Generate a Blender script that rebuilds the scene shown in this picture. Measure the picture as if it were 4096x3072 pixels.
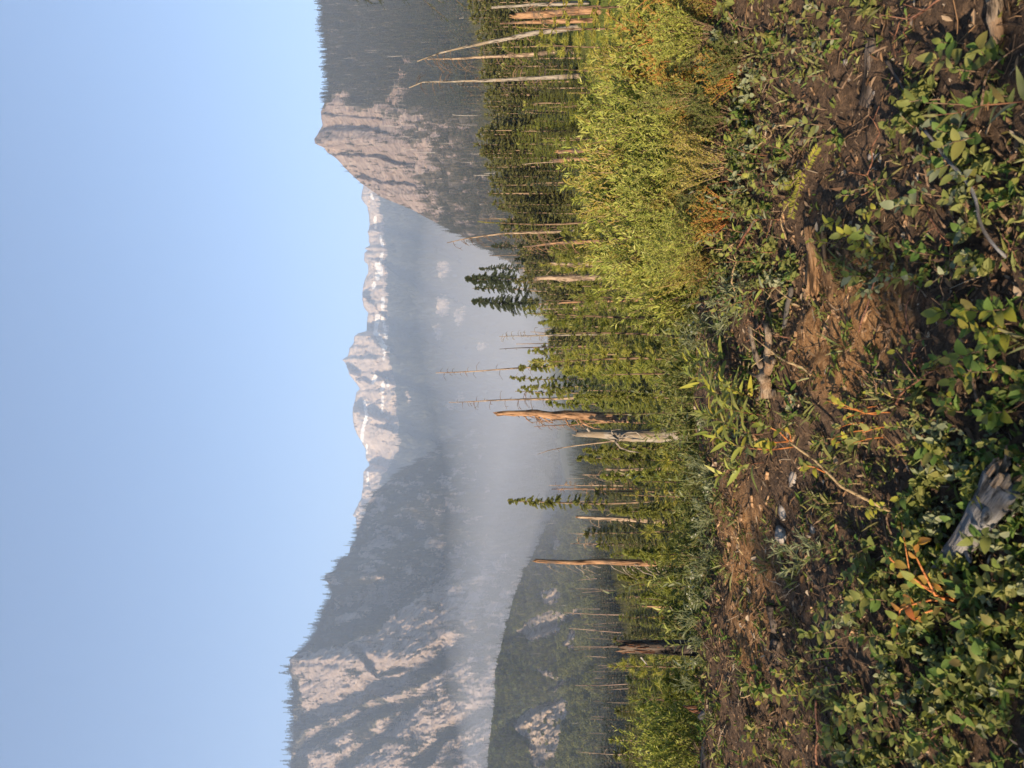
import bpy, bmesh, math, random
import numpy as np
from mathutils import Vector, Matrix

for o in list(bpy.data.objects):
    bpy.data.objects.remove(o, do_unlink=True)
SC = bpy.context.scene
COL = SC.collection

# ------------------------------------------------------------------ camera
# the photograph is an upright picture stored on its side: the sky is at the left
F = 2958.0          # focal length in photo pixels (4096 wide)
EYE = 1.6
cam_d = bpy.data.cameras.new('camera')
cam_d.sensor_fit = 'HORIZONTAL'
cam_d.sensor_width = 36.0
cam_d.lens = F / 4096 * 36.0
cam_d.clip_start = 0.05
cam_d.clip_end = 40000
cam_d.dof.use_dof = True
cam_d.dof.focus_distance = 18.0
cam_d.dof.aperture_fstop = 6.5
cam = bpy.data.objects.new('camera', cam_d)
COL.objects.link(cam)
cam.matrix_world = Matrix(((0, 1, 0, 0), (0, 0, -1, 0), (-1, 0, 0, EYE), (0, 0, 0, 1)))
SC.camera = cam

# ------------------------------------------------------------------ light
SUN_EL = math.radians(15.0)
SUN_AZ = math.radians(38.0)      # the sun stands behind the camera, this far to the left
sdir = Vector((-math.sin(SUN_AZ) * math.cos(SUN_EL), -math.cos(SUN_AZ) * math.cos(SUN_EL), math.sin(SUN_EL)))
world = bpy.data.worlds.new('World')
SC.world = world
world.use_nodes = True
wn = world.node_tree.nodes
wl = world.node_tree.links
bg = wn['Background']
sky = wn.new('ShaderNodeTexSky')
sky.sky_type = 'NISHITA'
sky.sun_disc = False
sky.sun_elevation = SUN_EL
# rotation 0 puts the sun towards +Y, positive turns it clockwise seen from above
sky.sun_rotation = math.atan2(sdir.x, sdir.y)
sky.altitude = 900
sky.air_density = 1.0
sky.dust_density = 0.5
sky.ozone_density = 3.0
bg.inputs['Strength'].default_value = 0.115
wl.new(sky.outputs[0], bg.inputs[0])
sl = bpy.data.lights.new('sun', 'SUN')
sl.energy = 5.0
sl.angle = math.radians(0.6)
sl.color = (1.0, 0.80, 0.58)
sun = bpy.data.objects.new('sun', sl)
COL.objects.link(sun)
sun.rotation_euler = sdir.to_track_quat('Z', 'Y').to_euler()
SC.view_settings.view_transform = 'Standard'
SC.view_settings.look = 'None'
SC.view_settings.gamma = 1.0
SC.view_settings.use_curve_mapping = False
SC.view_settings.exposure = 1.05
SC.cycles.use_denoising = True
SC.cycles.max_bounces = 6
SC.cycles.diffuse_bounces = 3
SC.cycles.glossy_bounces = 2
SC.cycles.transmission_bounces = 3
SC.cycles.transparent_max_bounces = 4
SC.cycles.volume_bounces = 3

# ------------------------------------------------------------------ helpers
R = random.Random(11)
rng = np.random.default_rng(11)

def P(X, Y, d):
    """photo pixel at forward distance d -> world point"""
    return np.array([(1536.0 - Y) / F * d, d, EYE + (2048.0 - X) / F * d])

def PP(X, Y, d):
    X, Y, d = np.broadcast_arrays(np.asarray(X, float), np.asarray(Y, float), np.asarray(d, float))
    return np.stack([(1536.0 - Y) / F * d, d, EYE + (2048.0 - X) / F * d], -1)

def _hash(ix, iy, iz):
    h = (ix.astype(np.int64) * 374761393 + iy.astype(np.int64) * 668265263 + iz.astype(np.int64) * 2147483647) & 0xffffffff
    h = ((h ^ (h >> 13)) * 1274126177) & 0xffffffff
    h = (h ^ (h >> 16)) & 0xffffffff
    return h.astype(np.float64) / 0xffffffff

def vnoise(x, y, z=0.0):
    x, y, z = np.broadcast_arrays(np.asarray(x, float), np.asarray(y, float), np.asarray(z, float))
    ix, iy, iz = np.floor(x), np.floor(y), np.floor(z)
    fx, fy, fz = x - ix, y - iy, z - iz
    fx = fx * fx * fx * (fx * (fx * 6 - 15) + 10); fy = fy * fy * fy * (fy * (fy * 6 - 15) + 10); fz = fz * fz * (3 - 2 * fz)
    r = 0
    for a in (0, 1):
        for b in (0, 1):
            w = (fx if a else 1 - fx) * (fy if b else 1 - fy)
            r = r + w * ((1 - fz) * _hash(ix + a, iy + b, iz) + fz * _hash(ix + a, iy + b, iz + 1))
    return r * 2 - 1

def fbm(x, y, z=0.0, oct=4, gain=0.5):
    r = 0; a = 1.0; t = 0
    for i in range(oct):
        r = r + a * vnoise(np.asarray(x) * 2 ** i + 17.3 * i, np.asarray(y) * 2 ** i - 9.1 * i, np.asarray(z) * 2 ** i)
        t += a; a *= gain
    return r / t

def ridged(x, y, z=0.0, oct=4, gain=0.55):
    r = 0; a = 1.0; t = 0
    for i in range(oct):
        r = r + a * (1 - 2 * np.abs(vnoise(np.asarray(x) * 2 ** i + 31.7 * i, np.asarray(y) * 2 ** i + 5.9 * i, z)))
        t += a; a *= gain
    return r / t

def sstep(a, b, x):
    t = np.clip((x - a) / (b - a), 0, 1)
    return t * t * (3 - 2 * t)

def raw_mesh(name, V, T=None, Q=None, mats=(), tm=None, qm=None, smooth=False):
    V = np.asarray(V, np.float32).reshape(-1, 3)
    T = np.zeros((0, 3), np.int32) if T is None else np.asarray(T, np.int32).reshape(-1, 3)
    Q = np.zeros((0, 4), np.int32) if Q is None else np.asarray(Q, np.int32).reshape(-1, 4)
    me = bpy.data.meshes.new(name)
    me.vertices.add(len(V)); me.vertices.foreach_set('co', V.ravel())
    nt, nq = len(T), len(Q)
    me.loops.add(nt * 3 + nq * 4)
    me.loops.foreach_set('vertex_index', np.concatenate([T.ravel(), Q.ravel()]))
    me.polygons.add(nt + nq)
    ls = np.concatenate([np.arange(nt) * 3, nt * 3 + np.arange(nq) * 4]).astype(np.int32)
    me.polygons.foreach_set('loop_start', ls)
    for m in mats:
        me.materials.append(m)
    if len(mats) > 1:
        mi = np.concatenate([np.zeros(nt, np.int32) if tm is None else tm, np.zeros(nq, np.int32) if qm is None else qm]).astype(np.int32)
        me.polygons.foreach_set('material_index', mi)
    me.polygons.foreach_set('use_smooth', np.full(nt + nq, smooth))
    me.update(calc_edges=True)
    return me

class MB:
    """collects shapes, links them as one mesh"""
    def __init__(s):
        s.V = []; s.T = []; s.Q = []; s.n = 0
    def add(s, V, T=None, Q=None):
        V = np.asarray(V, float).reshape(-1, 3)
        s.V.append(V)
        if T is not None and len(T): s.T.append(np.asarray(T).reshape(-1, 3) + s.n)
        if Q is not None and len(Q): s.Q.append(np.asarray(Q).reshape(-1, 4) + s.n)
        s.n += len(V)
        return s
    def tube(s, pts, rad, sides=6, cap=True, noise=0.0, seed=0, splinter=0.0, ref=None):
        pts = np.asarray(pts, float); n = len(pts)
        rad = np.broadcast_to(np.asarray(rad, float), (n,))
        tg = np.gradient(pts, axis=0)
        tg /= np.linalg.norm(tg, axis=1)[:, None] + 1e-12
        m = tg.mean(0)
        rf = np.array([1.0, 0, 0]) if abs(m[0]) < 0.8 * np.linalg.norm(m) + 1e-9 else np.array([0, 1.0, 0])
        a = np.cross(tg, rf); a /= np.linalg.norm(a, axis=1)[:, None] + 1e-12
        b = np.cross(tg, a)
        th = np.arange(sides) * 2 * math.pi / sides
        rr = rad[:, None] * np.ones(sides)
        if noise:
            li = np.linspace(0, 1, n) * max(1.0, np.linalg.norm(pts[-1] - pts[0])) * 2
            rr = rr * (1 + noise * fbm(np.cos(th)[None, :] * 1.7 + seed * 3.1, np.sin(th)[None, :] * 1.7 + li[:, None] * 0.9, li[:, None] * 0.5, 3))
            rr = rr * (1 + noise * 0.45 * vnoise(np.cos(th)[None, :] * 5 + seed, np.sin(th)[None, :] * 5, li[:, None] * 0.35))
        V = pts[:, None, :] + rr[..., None] * (np.cos(th)[None, :, None] * a[:, None, :] + np.sin(th)[None, :, None] * b[:, None, :])
        if splinter:
            q = np.random.default_rng(seed + 5)
            V[-1] += tg[-1] * (q.random((sides, 1)) ** 1.5) * splinter
            V[-2] += tg[-1] * ((q.random((sides, 1)) - 0.5) * splinter * 0.3)
        V = V.reshape(-1, 3)
        i = np.arange(n - 1)[:, None] * sides; j = np.arange(sides)[None, :]; k = (j + 1) % sides
        Q = np.stack([i + j, i + k, i + sides + k, i + sides + j], -1).reshape(-1, 4)
        T = []
        if cap:
            V = np.vstack([V, pts[0], pts[-1] - (tg[-1] * splinter * 0.25 if splinter else 0)])
            c0, c1 = n * sides, n * sides + 1
            for q_ in range(sides):
                T.append((c0, (q_ + 1) % sides, q_))
                T.append((c1, (n - 1) * sides + q_, (n - 1) * sides + (q_ + 1) % sides))
        return s.add(V, T, Q)
    def leaves(s, p, d, nrm, L, W, fold=0.25, shape='oval', curl=0.0):
        """n folded leaves: base p, direction d, approximate normal nrm"""
        p = np.asarray(p, float); n = len(p)
        if n == 0: return s
        d = d / (np.linalg.norm(d, axis=1)[:, None] + 1e-9)
        sd = np.cross(d, nrm); sd /= np.linalg.norm(sd, axis=1)[:, None] + 1e-9
        up = np.cross(sd, d)
        L = np.broadcast_to(np.asarray(L, float), (n,))[:, None]; W = np.broadcast_to(np.asarray(W, float), (n,))[:, None]
        f1, f2, w1, w2 = dict(oval=(.28, .68, 1.0, .85), lance=(.25, .6, .8, .9), round=(.25, .72, 1.05, 1.0))[shape]
        lift = up * W * fold
        cd = -up * L * curl
        r1 = p + d * L * f1 + sd * W * .5 * w1 + lift + cd * f1 * f1
        r2 = p + d * L * f2 + sd * W * .5 * w2 + lift + cd * f2 * f2
        l1 = p + d * L * f1 - sd * W * .5 * w1 + lift + cd * f1 * f1
        l2 = p + d * L * f2 - sd * W * .5 * w2 + lift + cd * f2 * f2
        t = p + d * L + cd
        V = np.stack([p, r1, r2, t, l2, l1], 1).reshape(-1, 3)
        o = np.arange(n)[:, None] * 6
        Q = np.concatenate([o + np.array([[0, 1, 2, 3]]), o + np.array([[0, 3, 4, 5]])], 0)
        return s.add(V, None, Q)
    def needles(s, p, d, L, W):
        """n needles, one triangle each"""
        p = np.asarray(p, float); n = len(p)
        if n == 0: return s
        d = d / (np.linalg.norm(d, axis=1)[:, None] + 1e-9)
        rv = rng.normal(size=(n, 3)); sd = np.cross(d, rv); sd /= np.linalg.norm(sd, axis=1)[:, None] + 1e-9
        L = np.broadcast_to(np.asarray(L, float), (n,))[:, None]; W = np.broadcast_to(np.asarray(W, float), (n,))[:, None]
        V = np.stack([p - sd * W * .5, p + sd * W * .5, p + d * L], 1).reshape(-1, 3)
        T = np.arange(n * 3).reshape(-1, 3)
        return s.add(V, T)
    def mesh(s, name, mat, smooth=False):
        V = np.concatenate(s.V) if s.V else np.zeros((0, 3))
        T = np.concatenate(s.T) if s.T else None
        Q = np.concatenate(s.Q) if s.Q else None
        return raw_mesh(name, V, T, Q, [mat], smooth=smooth)
    def build(s, name, mat, parent=None, smooth=False, loc=None):
        return link(name, s.mesh(name, mat, smooth), parent, loc)

def link(name, me, parent=None, loc=None):
    o = bpy.data.objects.new(name, me)
    COL.objects.link(o)
    if parent is not None: o.parent = parent
    if loc is not None: o.location = loc
    return o

def tag(o, label=None, cat=None, group=None, kind=None):
    if label: o['label'] = label
    if cat: o['category'] = cat
    if group: o['group'] = group
    if kind: o['kind'] = kind
    return o

def empty(name, loc, rz=0.0):
    o = bpy.data.objects.new(name, None)
    COL.objects.link(o)
    o.empty_display_size = 0.2
    o.location = loc; o.rotation_euler = (0, 0, rz)
    return o

def copy_tree(o, parent=None):
    c = o.copy(); COL.objects.link(c)
    if parent is not None: c.parent = parent
    for ch in o.children: copy_tree(ch, c)
    return c

# ------------------------------------------------------------------ materials
def new_mat(name):
    m = bpy.data.materials.new(name); m.use_nodes = True
    nt = m.node_tree; nt.nodes.clear()
    out = nt.nodes.new('ShaderNodeOutputMaterial')
    return m, nt, out

def N(nt, t, **kw):
    n = nt.nodes.new(t)
    for k, v in kw.items():
        if k.startswith('i_'):
            key = k[2:]
            key = int(key) if key.isdigit() else key
            n.inputs[key].default_value = v
        else: setattr(n, k, v)
    return n

def ramp(nt, stops, src):
    r = nt.nodes.new('ShaderNodeValToRGB')
    e = r.color_ramp.elements
    while len(e) < len(stops): e.new(0.5)
    for i, (p, c) in enumerate(stops):
        e[i].position = p; e[i].color = (*c, 1)
    nt.links.new(src, r.inputs[0])
    return r.outputs[0]

def mix(nt, fac, a, b, mode='MIX'):
    n = nt.nodes.new('ShaderNodeMix'); n.data_type = 'RGBA'; n.blend_type = mode
    for sock, v in ((n.inputs[0], fac), (n.inputs[6], a), (n.inputs[7], b)):
        if isinstance(v, (int, float)): sock.default_value = v
        elif isinstance(v, tuple): sock.default_value = (*v, 1)
        else: nt.links.new(v, sock)
    return n.outputs[2]

def leaf_mat(name, cols, trans=0.28, rough=0.5, spec=0.3, perobj=False):
    """cols: list of colours spread over the leaves at random"""
    m, nt, out = new_mat(name)
    geo = N(nt, 'ShaderNodeNewGeometry')
    oi = N(nt, 'ShaderNodeObjectInfo')
    ad = N(nt, 'ShaderNodeMath', operation='ADD'); ad.inputs[0].default_value = 0; (nt.links.new(geo.outputs['Random Per Island'], ad.inputs[0]) if not perobj else None); nt.links.new(oi.outputs['Random'], ad.inputs[1])
    fr = N(nt, 'ShaderNodeMath', operation='FRACT'); nt.links.new(ad.outputs[0], fr.inputs[0])
    k = len(cols)
    c = ramp(nt, [(i / max(1, k - 1), col) for i, col in enumerate(cols)], fr.outputs[0])
    tc = N(nt, 'ShaderNodeTexCoord')
    nz = N(nt, 'ShaderNodeTexNoise', i_Scale=3.0, i_Detail=2.0); nt.links.new(tc.outputs['Object'], nz.inputs['Vector'])
    f = ramp(nt, [(0.3, (0.72, 0.72, 0.72)), (0.7, (1.15, 1.15, 1.1))], nz.outputs[0])
    c = mix(nt, 1.0, c, f, 'MULTIPLY')
    pb = N(nt, 'ShaderNodeBsdfPrincipled'); pb.inputs['Roughness'].default_value = rough; pb.inputs['Specular IOR Level'].default_value = spec
    nt.links.new(c, pb.inputs['Base Color'])
    tr = N(nt, 'ShaderNodeBsdfTranslucent')
    tcx = mix(nt, 1.0, c, (1.15, 1.2, 0.55), 'MULTIPLY'); nt.links.new(tcx, tr.inputs['Color'])
    ms = N(nt, 'ShaderNodeMixShader'); ms.inputs[0].default_value = trans
    nt.links.new(pb.outputs[0], ms.inputs[1]); nt.links.new(tr.outputs[0], ms.inputs[2])
    nt.links.new(ms.outputs[0], out.inputs[0])
    return m

def bark_mat(name, c1, c2, c3=None, scale=1.0, bump=0.6, rough=0.9, axis=2, stretch=0.12):
    m, nt, out = new_mat(name)
    tc = N(nt, 'ShaderNodeTexCoord'); oi = N(nt, 'ShaderNodeObjectInfo')
    mp = N(nt, 'ShaderNodeMapping')
    sc = [14 * scale] * 3; sc[axis] = 14 * scale * stretch
    mp.inputs['Scale'].default_value = sc
    nt.links.new(tc.outputs['Object'], mp.inputs['Vector'])
    ofs = N(nt, 'ShaderNodeVectorMath', operation='SCALE'); ofs.inputs[0].default_value = (37, 11, 53); nt.links.new(oi.outputs['Random'], ofs.inputs['Scale'])
    nt.links.new(ofs.outputs[0], mp.inputs['Location'])
    n1 = N(nt, 'ShaderNodeTexNoise', i_Scale=1.0, i_Detail=6.0, i_Roughness=0.65); nt.links.new(mp.outputs[0], n1.inputs['Vector'])
    n2 = N(nt, 'ShaderNodeTexNoise', i_Scale=1.3 * scale, i_Detail=6.0, i_Roughness=.65)
    m2 = N(nt, 'ShaderNodeVectorMath', operation='ADD'); nt.links.new(tc.outputs['Object'], m2.inputs[0]); nt.links.new(ofs.outputs[0], m2.inputs[1])
    nt.links.new(m2.outputs[0], n2.inputs['Vector'])
    c = ramp(nt, [(0.40, tuple(v * 0.2 for v in c1)), (0.475, c1), (0.60, c2)], n1.outputs[0])
    if c3:
        f = ramp(nt, [(0.52, (0, 0, 0)), (0.60, (.9, .9, .9))], n2.outputs[0])
        c = mix(nt, f, c, c3)
    pb = N(nt, 'ShaderNodeBsdfPrincipled'); pb.inputs['Roughness'].default_value = rough; pb.inputs['Specular IOR Level'].default_value = 0.2
    nt.links.new(c, pb.inputs['Base Color'])
    bp = N(nt, 'ShaderNodeBump'); bp.inputs['Strength'].default_value = bump; bp.inputs['Distance'].default_value = 0.03
    nt.links.new(n1.outputs[0], bp.inputs['Height']); nt.links.new(bp.outputs[0], pb.inputs['Normal'])
    nt.links.new(pb.outputs[0], out.inputs[0])
    return m

def terrain_mat(name, veg, rock, rock2, dirt, k, bump=1.0, snowc=(0.86, 0.80, 0.70), strata=(1, 1, 1)):
    """mask attribute: r = bare rock, g = snow, b = bare earth"""
    m, nt, out = new_mat(name)
    tc = N(nt, 'ShaderNodeTexCoord')
    at = N(nt, 'ShaderNodeAttribute'); at.attribute_name = 'mask'
    sp = N(nt, 'ShaderNodeSeparateColor'); nt.links.new(at.outputs['Color'], sp.inputs[0])
    mp = N(nt, 'ShaderNodeMapping'); mp.inputs['Scale'].default_value = tuple(k * s for s in strata); mp.inputs['Rotation'].default_value = (0.3, 0.5, 0.2)
    nt.links.new(tc.outputs['Object'], mp.inputs['Vector'])
    n1 = N(nt, 'ShaderNodeTexNoise', i_Scale=1.0, i_Detail=8.0, i_Roughness=0.68); nt.links.new(mp.outputs[0], n1.inputs['Vector'])
    n2 = N(nt, 'ShaderNodeTexNoise', i_Scale=k * 0.25, i_Detail=4.0); nt.links.new(tc.outputs['Object'], n2.inputs['Vector'])
    cv = ramp(nt, [(0.3, tuple(v * 0.55 for v in veg)), (0.55, veg), (0.75, tuple(v * 1.5 for v in veg))], n1.outputs[0])
    cr = ramp(nt, [(0.34, tuple(v * 0.5 for v in rock)), (0.48, rock), (0.66, rock2)], n1.outputs[0])
    cr = mix(nt, ramp(nt, [(0.45, (0, 0, 0)), (0.7, (0.55, 0.55, 0.55))], n2.outputs[0]), cr, tuple(v * 0.62 for v in rock))
    cd = ramp(nt, [(0.35, tuple(v * 0.6 for v in dirt)), (0.65, tuple(v * 1.25 for v in dirt))], n1.outputs[0])
    # ragged edges where rock gives way to growth
    ad = N(nt, 'ShaderNodeMath', operation='MULTIPLY_ADD'); ad.inputs[1].default_value = 0.7; ad.inputs[2].default_value = -0.35
    nt.links.new(n1.outputs[0], ad.inputs[0])
    def edge(ch):
        a = N(nt, 'ShaderNodeMath', operation='ADD'); nt.links.new(sp.outputs[ch], a.inputs[0]); nt.links.new(ad.outputs[0], a.inputs[1])
        return ramp(nt, [(0.42, (0, 0, 0)), (0.56, (1, 1, 1))], a.outputs[0])
    c = mix(nt, edge(2), cv, cd)
    c = mix(nt, edge(0), c, cr)
    c = mix(nt, edge(1), c, snowc)
    pb = N(nt, 'ShaderNodeBsdfPrincipled'); pb.inputs['Roughness'].default_value = 0.95; pb.inputs['Specular IOR Level'].default_value = 0.1
    nt.links.new(c, pb.inputs['Base Color'])
    bp = N(nt, 'ShaderNodeBump'); bp.inputs['Strength'].default_value = bump; bp.inputs['Distance'].default_value = 0.35 / k
    nt.links.new(n1.outputs[0], bp.inputs['Height']); nt.links.new(bp.outputs[0], pb.inputs['Normal'])
    nt.links.new(pb.outputs[0], out.inputs[0])
    return m

M = {}
M['fir'] = leaf_mat('fir_needles', [(0.1195, 0.139, 0.0298), (0.1912, 0.1985, 0.0413), (0.1514, 0.1654, 0.0321), (0.2708, 0.2514, 0.0632)])
M['fir_light'] = leaf_mat('light_fir_needles', [(0.2035, 0.1972, 0.0293), (0.3121, 0.2818, 0.0489), (0.2578, 0.2367, 0.0343), (0.3935, 0.3268, 0.0733)])
M['pine'] = leaf_mat('pine_needles', [(0.1274, 0.1588, 0.0298), (0.1992, 0.2183, 0.0413), (0.1593, 0.1852, 0.0321), (0.2867, 0.2646, 0.0551)])
M['pine_light'] = leaf_mat('light_pine_needles', [(0.2071, 0.2249, 0.0402), (0.3027, 0.2911, 0.0551), (0.247, 0.2514, 0.0413), (0.3982, 0.344, 0.0746)])
M['fir_dark'] = leaf_mat('dark_fir_needles', [(0.0405, 0.0567, 0.0297), (0.0607, 0.0783, 0.0378), (0.0513, 0.0675, 0.0324), (0.081, 0.0918, 0.0473)])
M['fir_far'] = leaf_mat('distant_fir_needles', [(.014, .021, .013), (.032, .042, .022), (.055, .062, .032), (.022, .030, .016), (.075, .075, .042)], trans=0.1, perobj=True)
M['fir_young'] = leaf_mat('young_forest_needles', [(0.059, 0.0666, 0.0187), (0.0944, 0.096, 0.0255), (0.0732, 0.0784, 0.0213), (0.1298, 0.1176, 0.0357)], trans=0.15)
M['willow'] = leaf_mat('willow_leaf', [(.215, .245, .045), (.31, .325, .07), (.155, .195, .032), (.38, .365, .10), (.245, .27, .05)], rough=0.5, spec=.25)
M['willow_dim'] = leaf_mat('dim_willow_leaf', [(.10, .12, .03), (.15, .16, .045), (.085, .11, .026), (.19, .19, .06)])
M['amber'] = leaf_mat('amber_leaf', [(.20, .18, .04), (.28, .22, .05), (.16, .17, .035), (.27, .17, .045), (.19, .19, .045), (.30, .26, .07)])
M['leaf_green'] = leaf_mat('green_leaf', [(0.066, 0.12, 0.024), (0.108, 0.168, 0.036), (0.09, 0.144, 0.0288), (0.192, 0.204, 0.048), (0.144, 0.108, 0.036)], rough=0.6, spec=.18)
M['leaf_yellow'] = leaf_mat('yellow_leaf', [(0.276, 0.276, 0.0345), (0.345, 0.3105, 0.046), (0.2185, 0.2415, 0.0345), (0.3795, 0.299, 0.0575)], rough=0.6, spec=.18)
M['leaf_olive'] = leaf_mat('olive_leaf', [(0.15, 0.1688, 0.0438), (0.2125, 0.2188, 0.0688), (0.125, 0.15, 0.0375), (0.25, 0.2375, 0.075)], rough=0.6, spec=.18)
M['leaf_grey'] = leaf_mat('greygreen_leaf', [(0.184, 0.207, 0.115), (0.253, 0.2645, 0.161), (0.1495, 0.1782, 0.092), (0.299, 0.299, 0.184)], rough=0.6)
M['leaf_orange'] = leaf_mat('orange_leaf', [(.34, .15, .03), (.30, .19, .04), (.26, .22, .04), (.36, .11, .03)], rough=0.45)
M['leaf_dead'] = leaf_mat('dead_leaf', [(.11, .06, .03), (.17, .095, .05), (.07, .04, .024), (.20, .13, .075)], trans=0.1, rough=0.7)
M['grass'] = leaf_mat('grass_blade', [(.12, .15, .04), (.18, .18, .06), (.22, .20, .09)], rough=0.5)
M['petal'] = leaf_mat('pale_flower', [(.7, .66, .55), (.6, .58, .5)], trans=0.2)
M['petal_pink'] = leaf_mat('pink_flower', [(.45, .12, .26), (.5, .2, .32)], trans=0.2)
M['stem_red'] = bark_mat('red_stem', (.13, .058, .034), (.21, .10, .055), scale=6, bump=0.2, rough=0.55)
M['stem_orange'] = bark_mat('orange_stem', (.36, .12, .035), (.45, .19, .06), scale=6, bump=0.2, rough=0.55)
M['stem_brown'] = bark_mat('brown_stem', (.12, .075, .045), (.19, .13, .085), scale=5, bump=0.3)
M['stem_tan'] = bark_mat('tan_stem', (.26, .18, .09), (.36, .26, .14), scale=5, bump=0.3)
M['stem_green'] = bark_mat('green_stem', (.14, .16, .05), (.20, .21, .08), scale=5, bump=0.2)
M['bark_orange'] = bark_mat('weathered_orange_bark', (0.19, 0.105, 0.055), (0.3, 0.18, 0.1), (0.085, 0.062, 0.048), scale=1.0, bump=1.0)
M['bark_tan'] = bark_mat('weathered_tan_wood', (0.21, 0.15, 0.1), (0.31, 0.235, 0.165), (0.095, 0.07, 0.052), scale=1.2, bump=0.8)
M['bark_grey'] = bark_mat('weathered_grey_wood', (0.17, 0.145, 0.115), (0.27, 0.235, 0.19), (0.2, 0.155, 0.105), scale=1.2, bump=0.8)
M['bark_dark'] = bark_mat('charred_dark_bark', (.055, .042, .034), (.11, .085, .066), (.20, .12, .07), scale=1.4, bump=1.0)
M['bark_live'] = bark_mat('live_tree_bark', (.16, .11, .07), (.24, .17, .11), scale=1.5, bump=0.8)
M['bark_pale'] = bark_mat('bleached_trunk', (0.3, 0.265, 0.225), (0.4, 0.36, 0.31), scale=0.6, bump=0.3)
M['bark_rust'] = bark_mat('bleached_rust_trunk', (0.19, 0.13, 0.095), (0.27, 0.195, 0.145), scale=0.6, bump=0.3)
M['log_grey'] = bark_mat('grey_driftwood', (.13, .125, .12), (.21, .20, .19), (.10, .085, .07), scale=2.2, bump=0.9, axis=0, stretch=0.10)
M['wood_orange'] = bark_mat('rotten_orange_wood', (.27, .15, .07), (.40, .25, .13), (.19, .10, .05), scale=4, bump=1.0, axis=0, stretch=0.08)
M['wood_driftroot'] = bark_mat('bleached_root_wood', (.17, .125, .085), (.28, .215, .15), (.22, .135, .075), scale=4, bump=0.8, axis=0, stretch=0.2)
M['bark_log'] = bark_mat('fallen_log_bark', (.075, .058, .046), (.13, .105, .085), scale=2.5, bump=1.0, axis=0, stretch=0.15)

M['rot'] = bark_mat('rusty_rotten_wood', (.11, .05, .028), (.19, .09, .045), scale=3, bump=1.0)

def stone_mat():
    m, nt, out = new_mat('pale_stone')
    tc = N(nt, 'ShaderNodeTexCoord')
    n1 = N(nt, 'ShaderNodeTexNoise', i_Scale=14.0, i_Detail=6.0); nt.links.new(tc.outputs['Object'], n1.inputs['Vector'])
    c = ramp(nt, [(0.36, (.07, .055, .042)), (0.5, (.20, .175, .15)), (0.7, (.36, .33, .30))], n1.outputs[0])
    pb = N(nt, 'ShaderNodeBsdfPrincipled'); pb.inputs['Roughness'].default_value = 0.9; nt.links.new(c, pb.inputs['Base Color'])
    bp = N(nt, 'ShaderNodeBump'); bp.inputs['Strength'].default_value = 0.6; bp.inputs['Distance'].default_value = 0.01
    nt.links.new(n1.outputs[0], bp.inputs['Height']); nt.links.new(bp.outputs[0], pb.inputs['Normal'])
    nt.links.new(pb.outputs[0], out.inputs[0]); return m
M['stone'] = stone_mat()

def litter_mat():
    m, nt, out = new_mat('forest_litter')
    geo = N(nt, 'ShaderNodeNewGeometry')
    c = ramp(nt, [(0.0, (.035, .024, .017)), (0.3, (.075, .048, .03)), (0.55, (.13, .08, .045)), (0.75, (.20, .115, .055)), (0.9, (.24, .18, .12)), (1.0, (.34, .27, .19))], geo.outputs['Random Per Island'])
    pb = N(nt, 'ShaderNodeBsdfPrincipled'); pb.inputs['Roughness'].default_value = 0.9; nt.links.new(c, pb.inputs['Base Color'])
    pb.inputs['Specular IOR Level'].default_value = 0.15
    nt.links.new(pb.outputs[0], out.inputs[0]); return m
M['litter'] = litter_mat()

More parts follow.
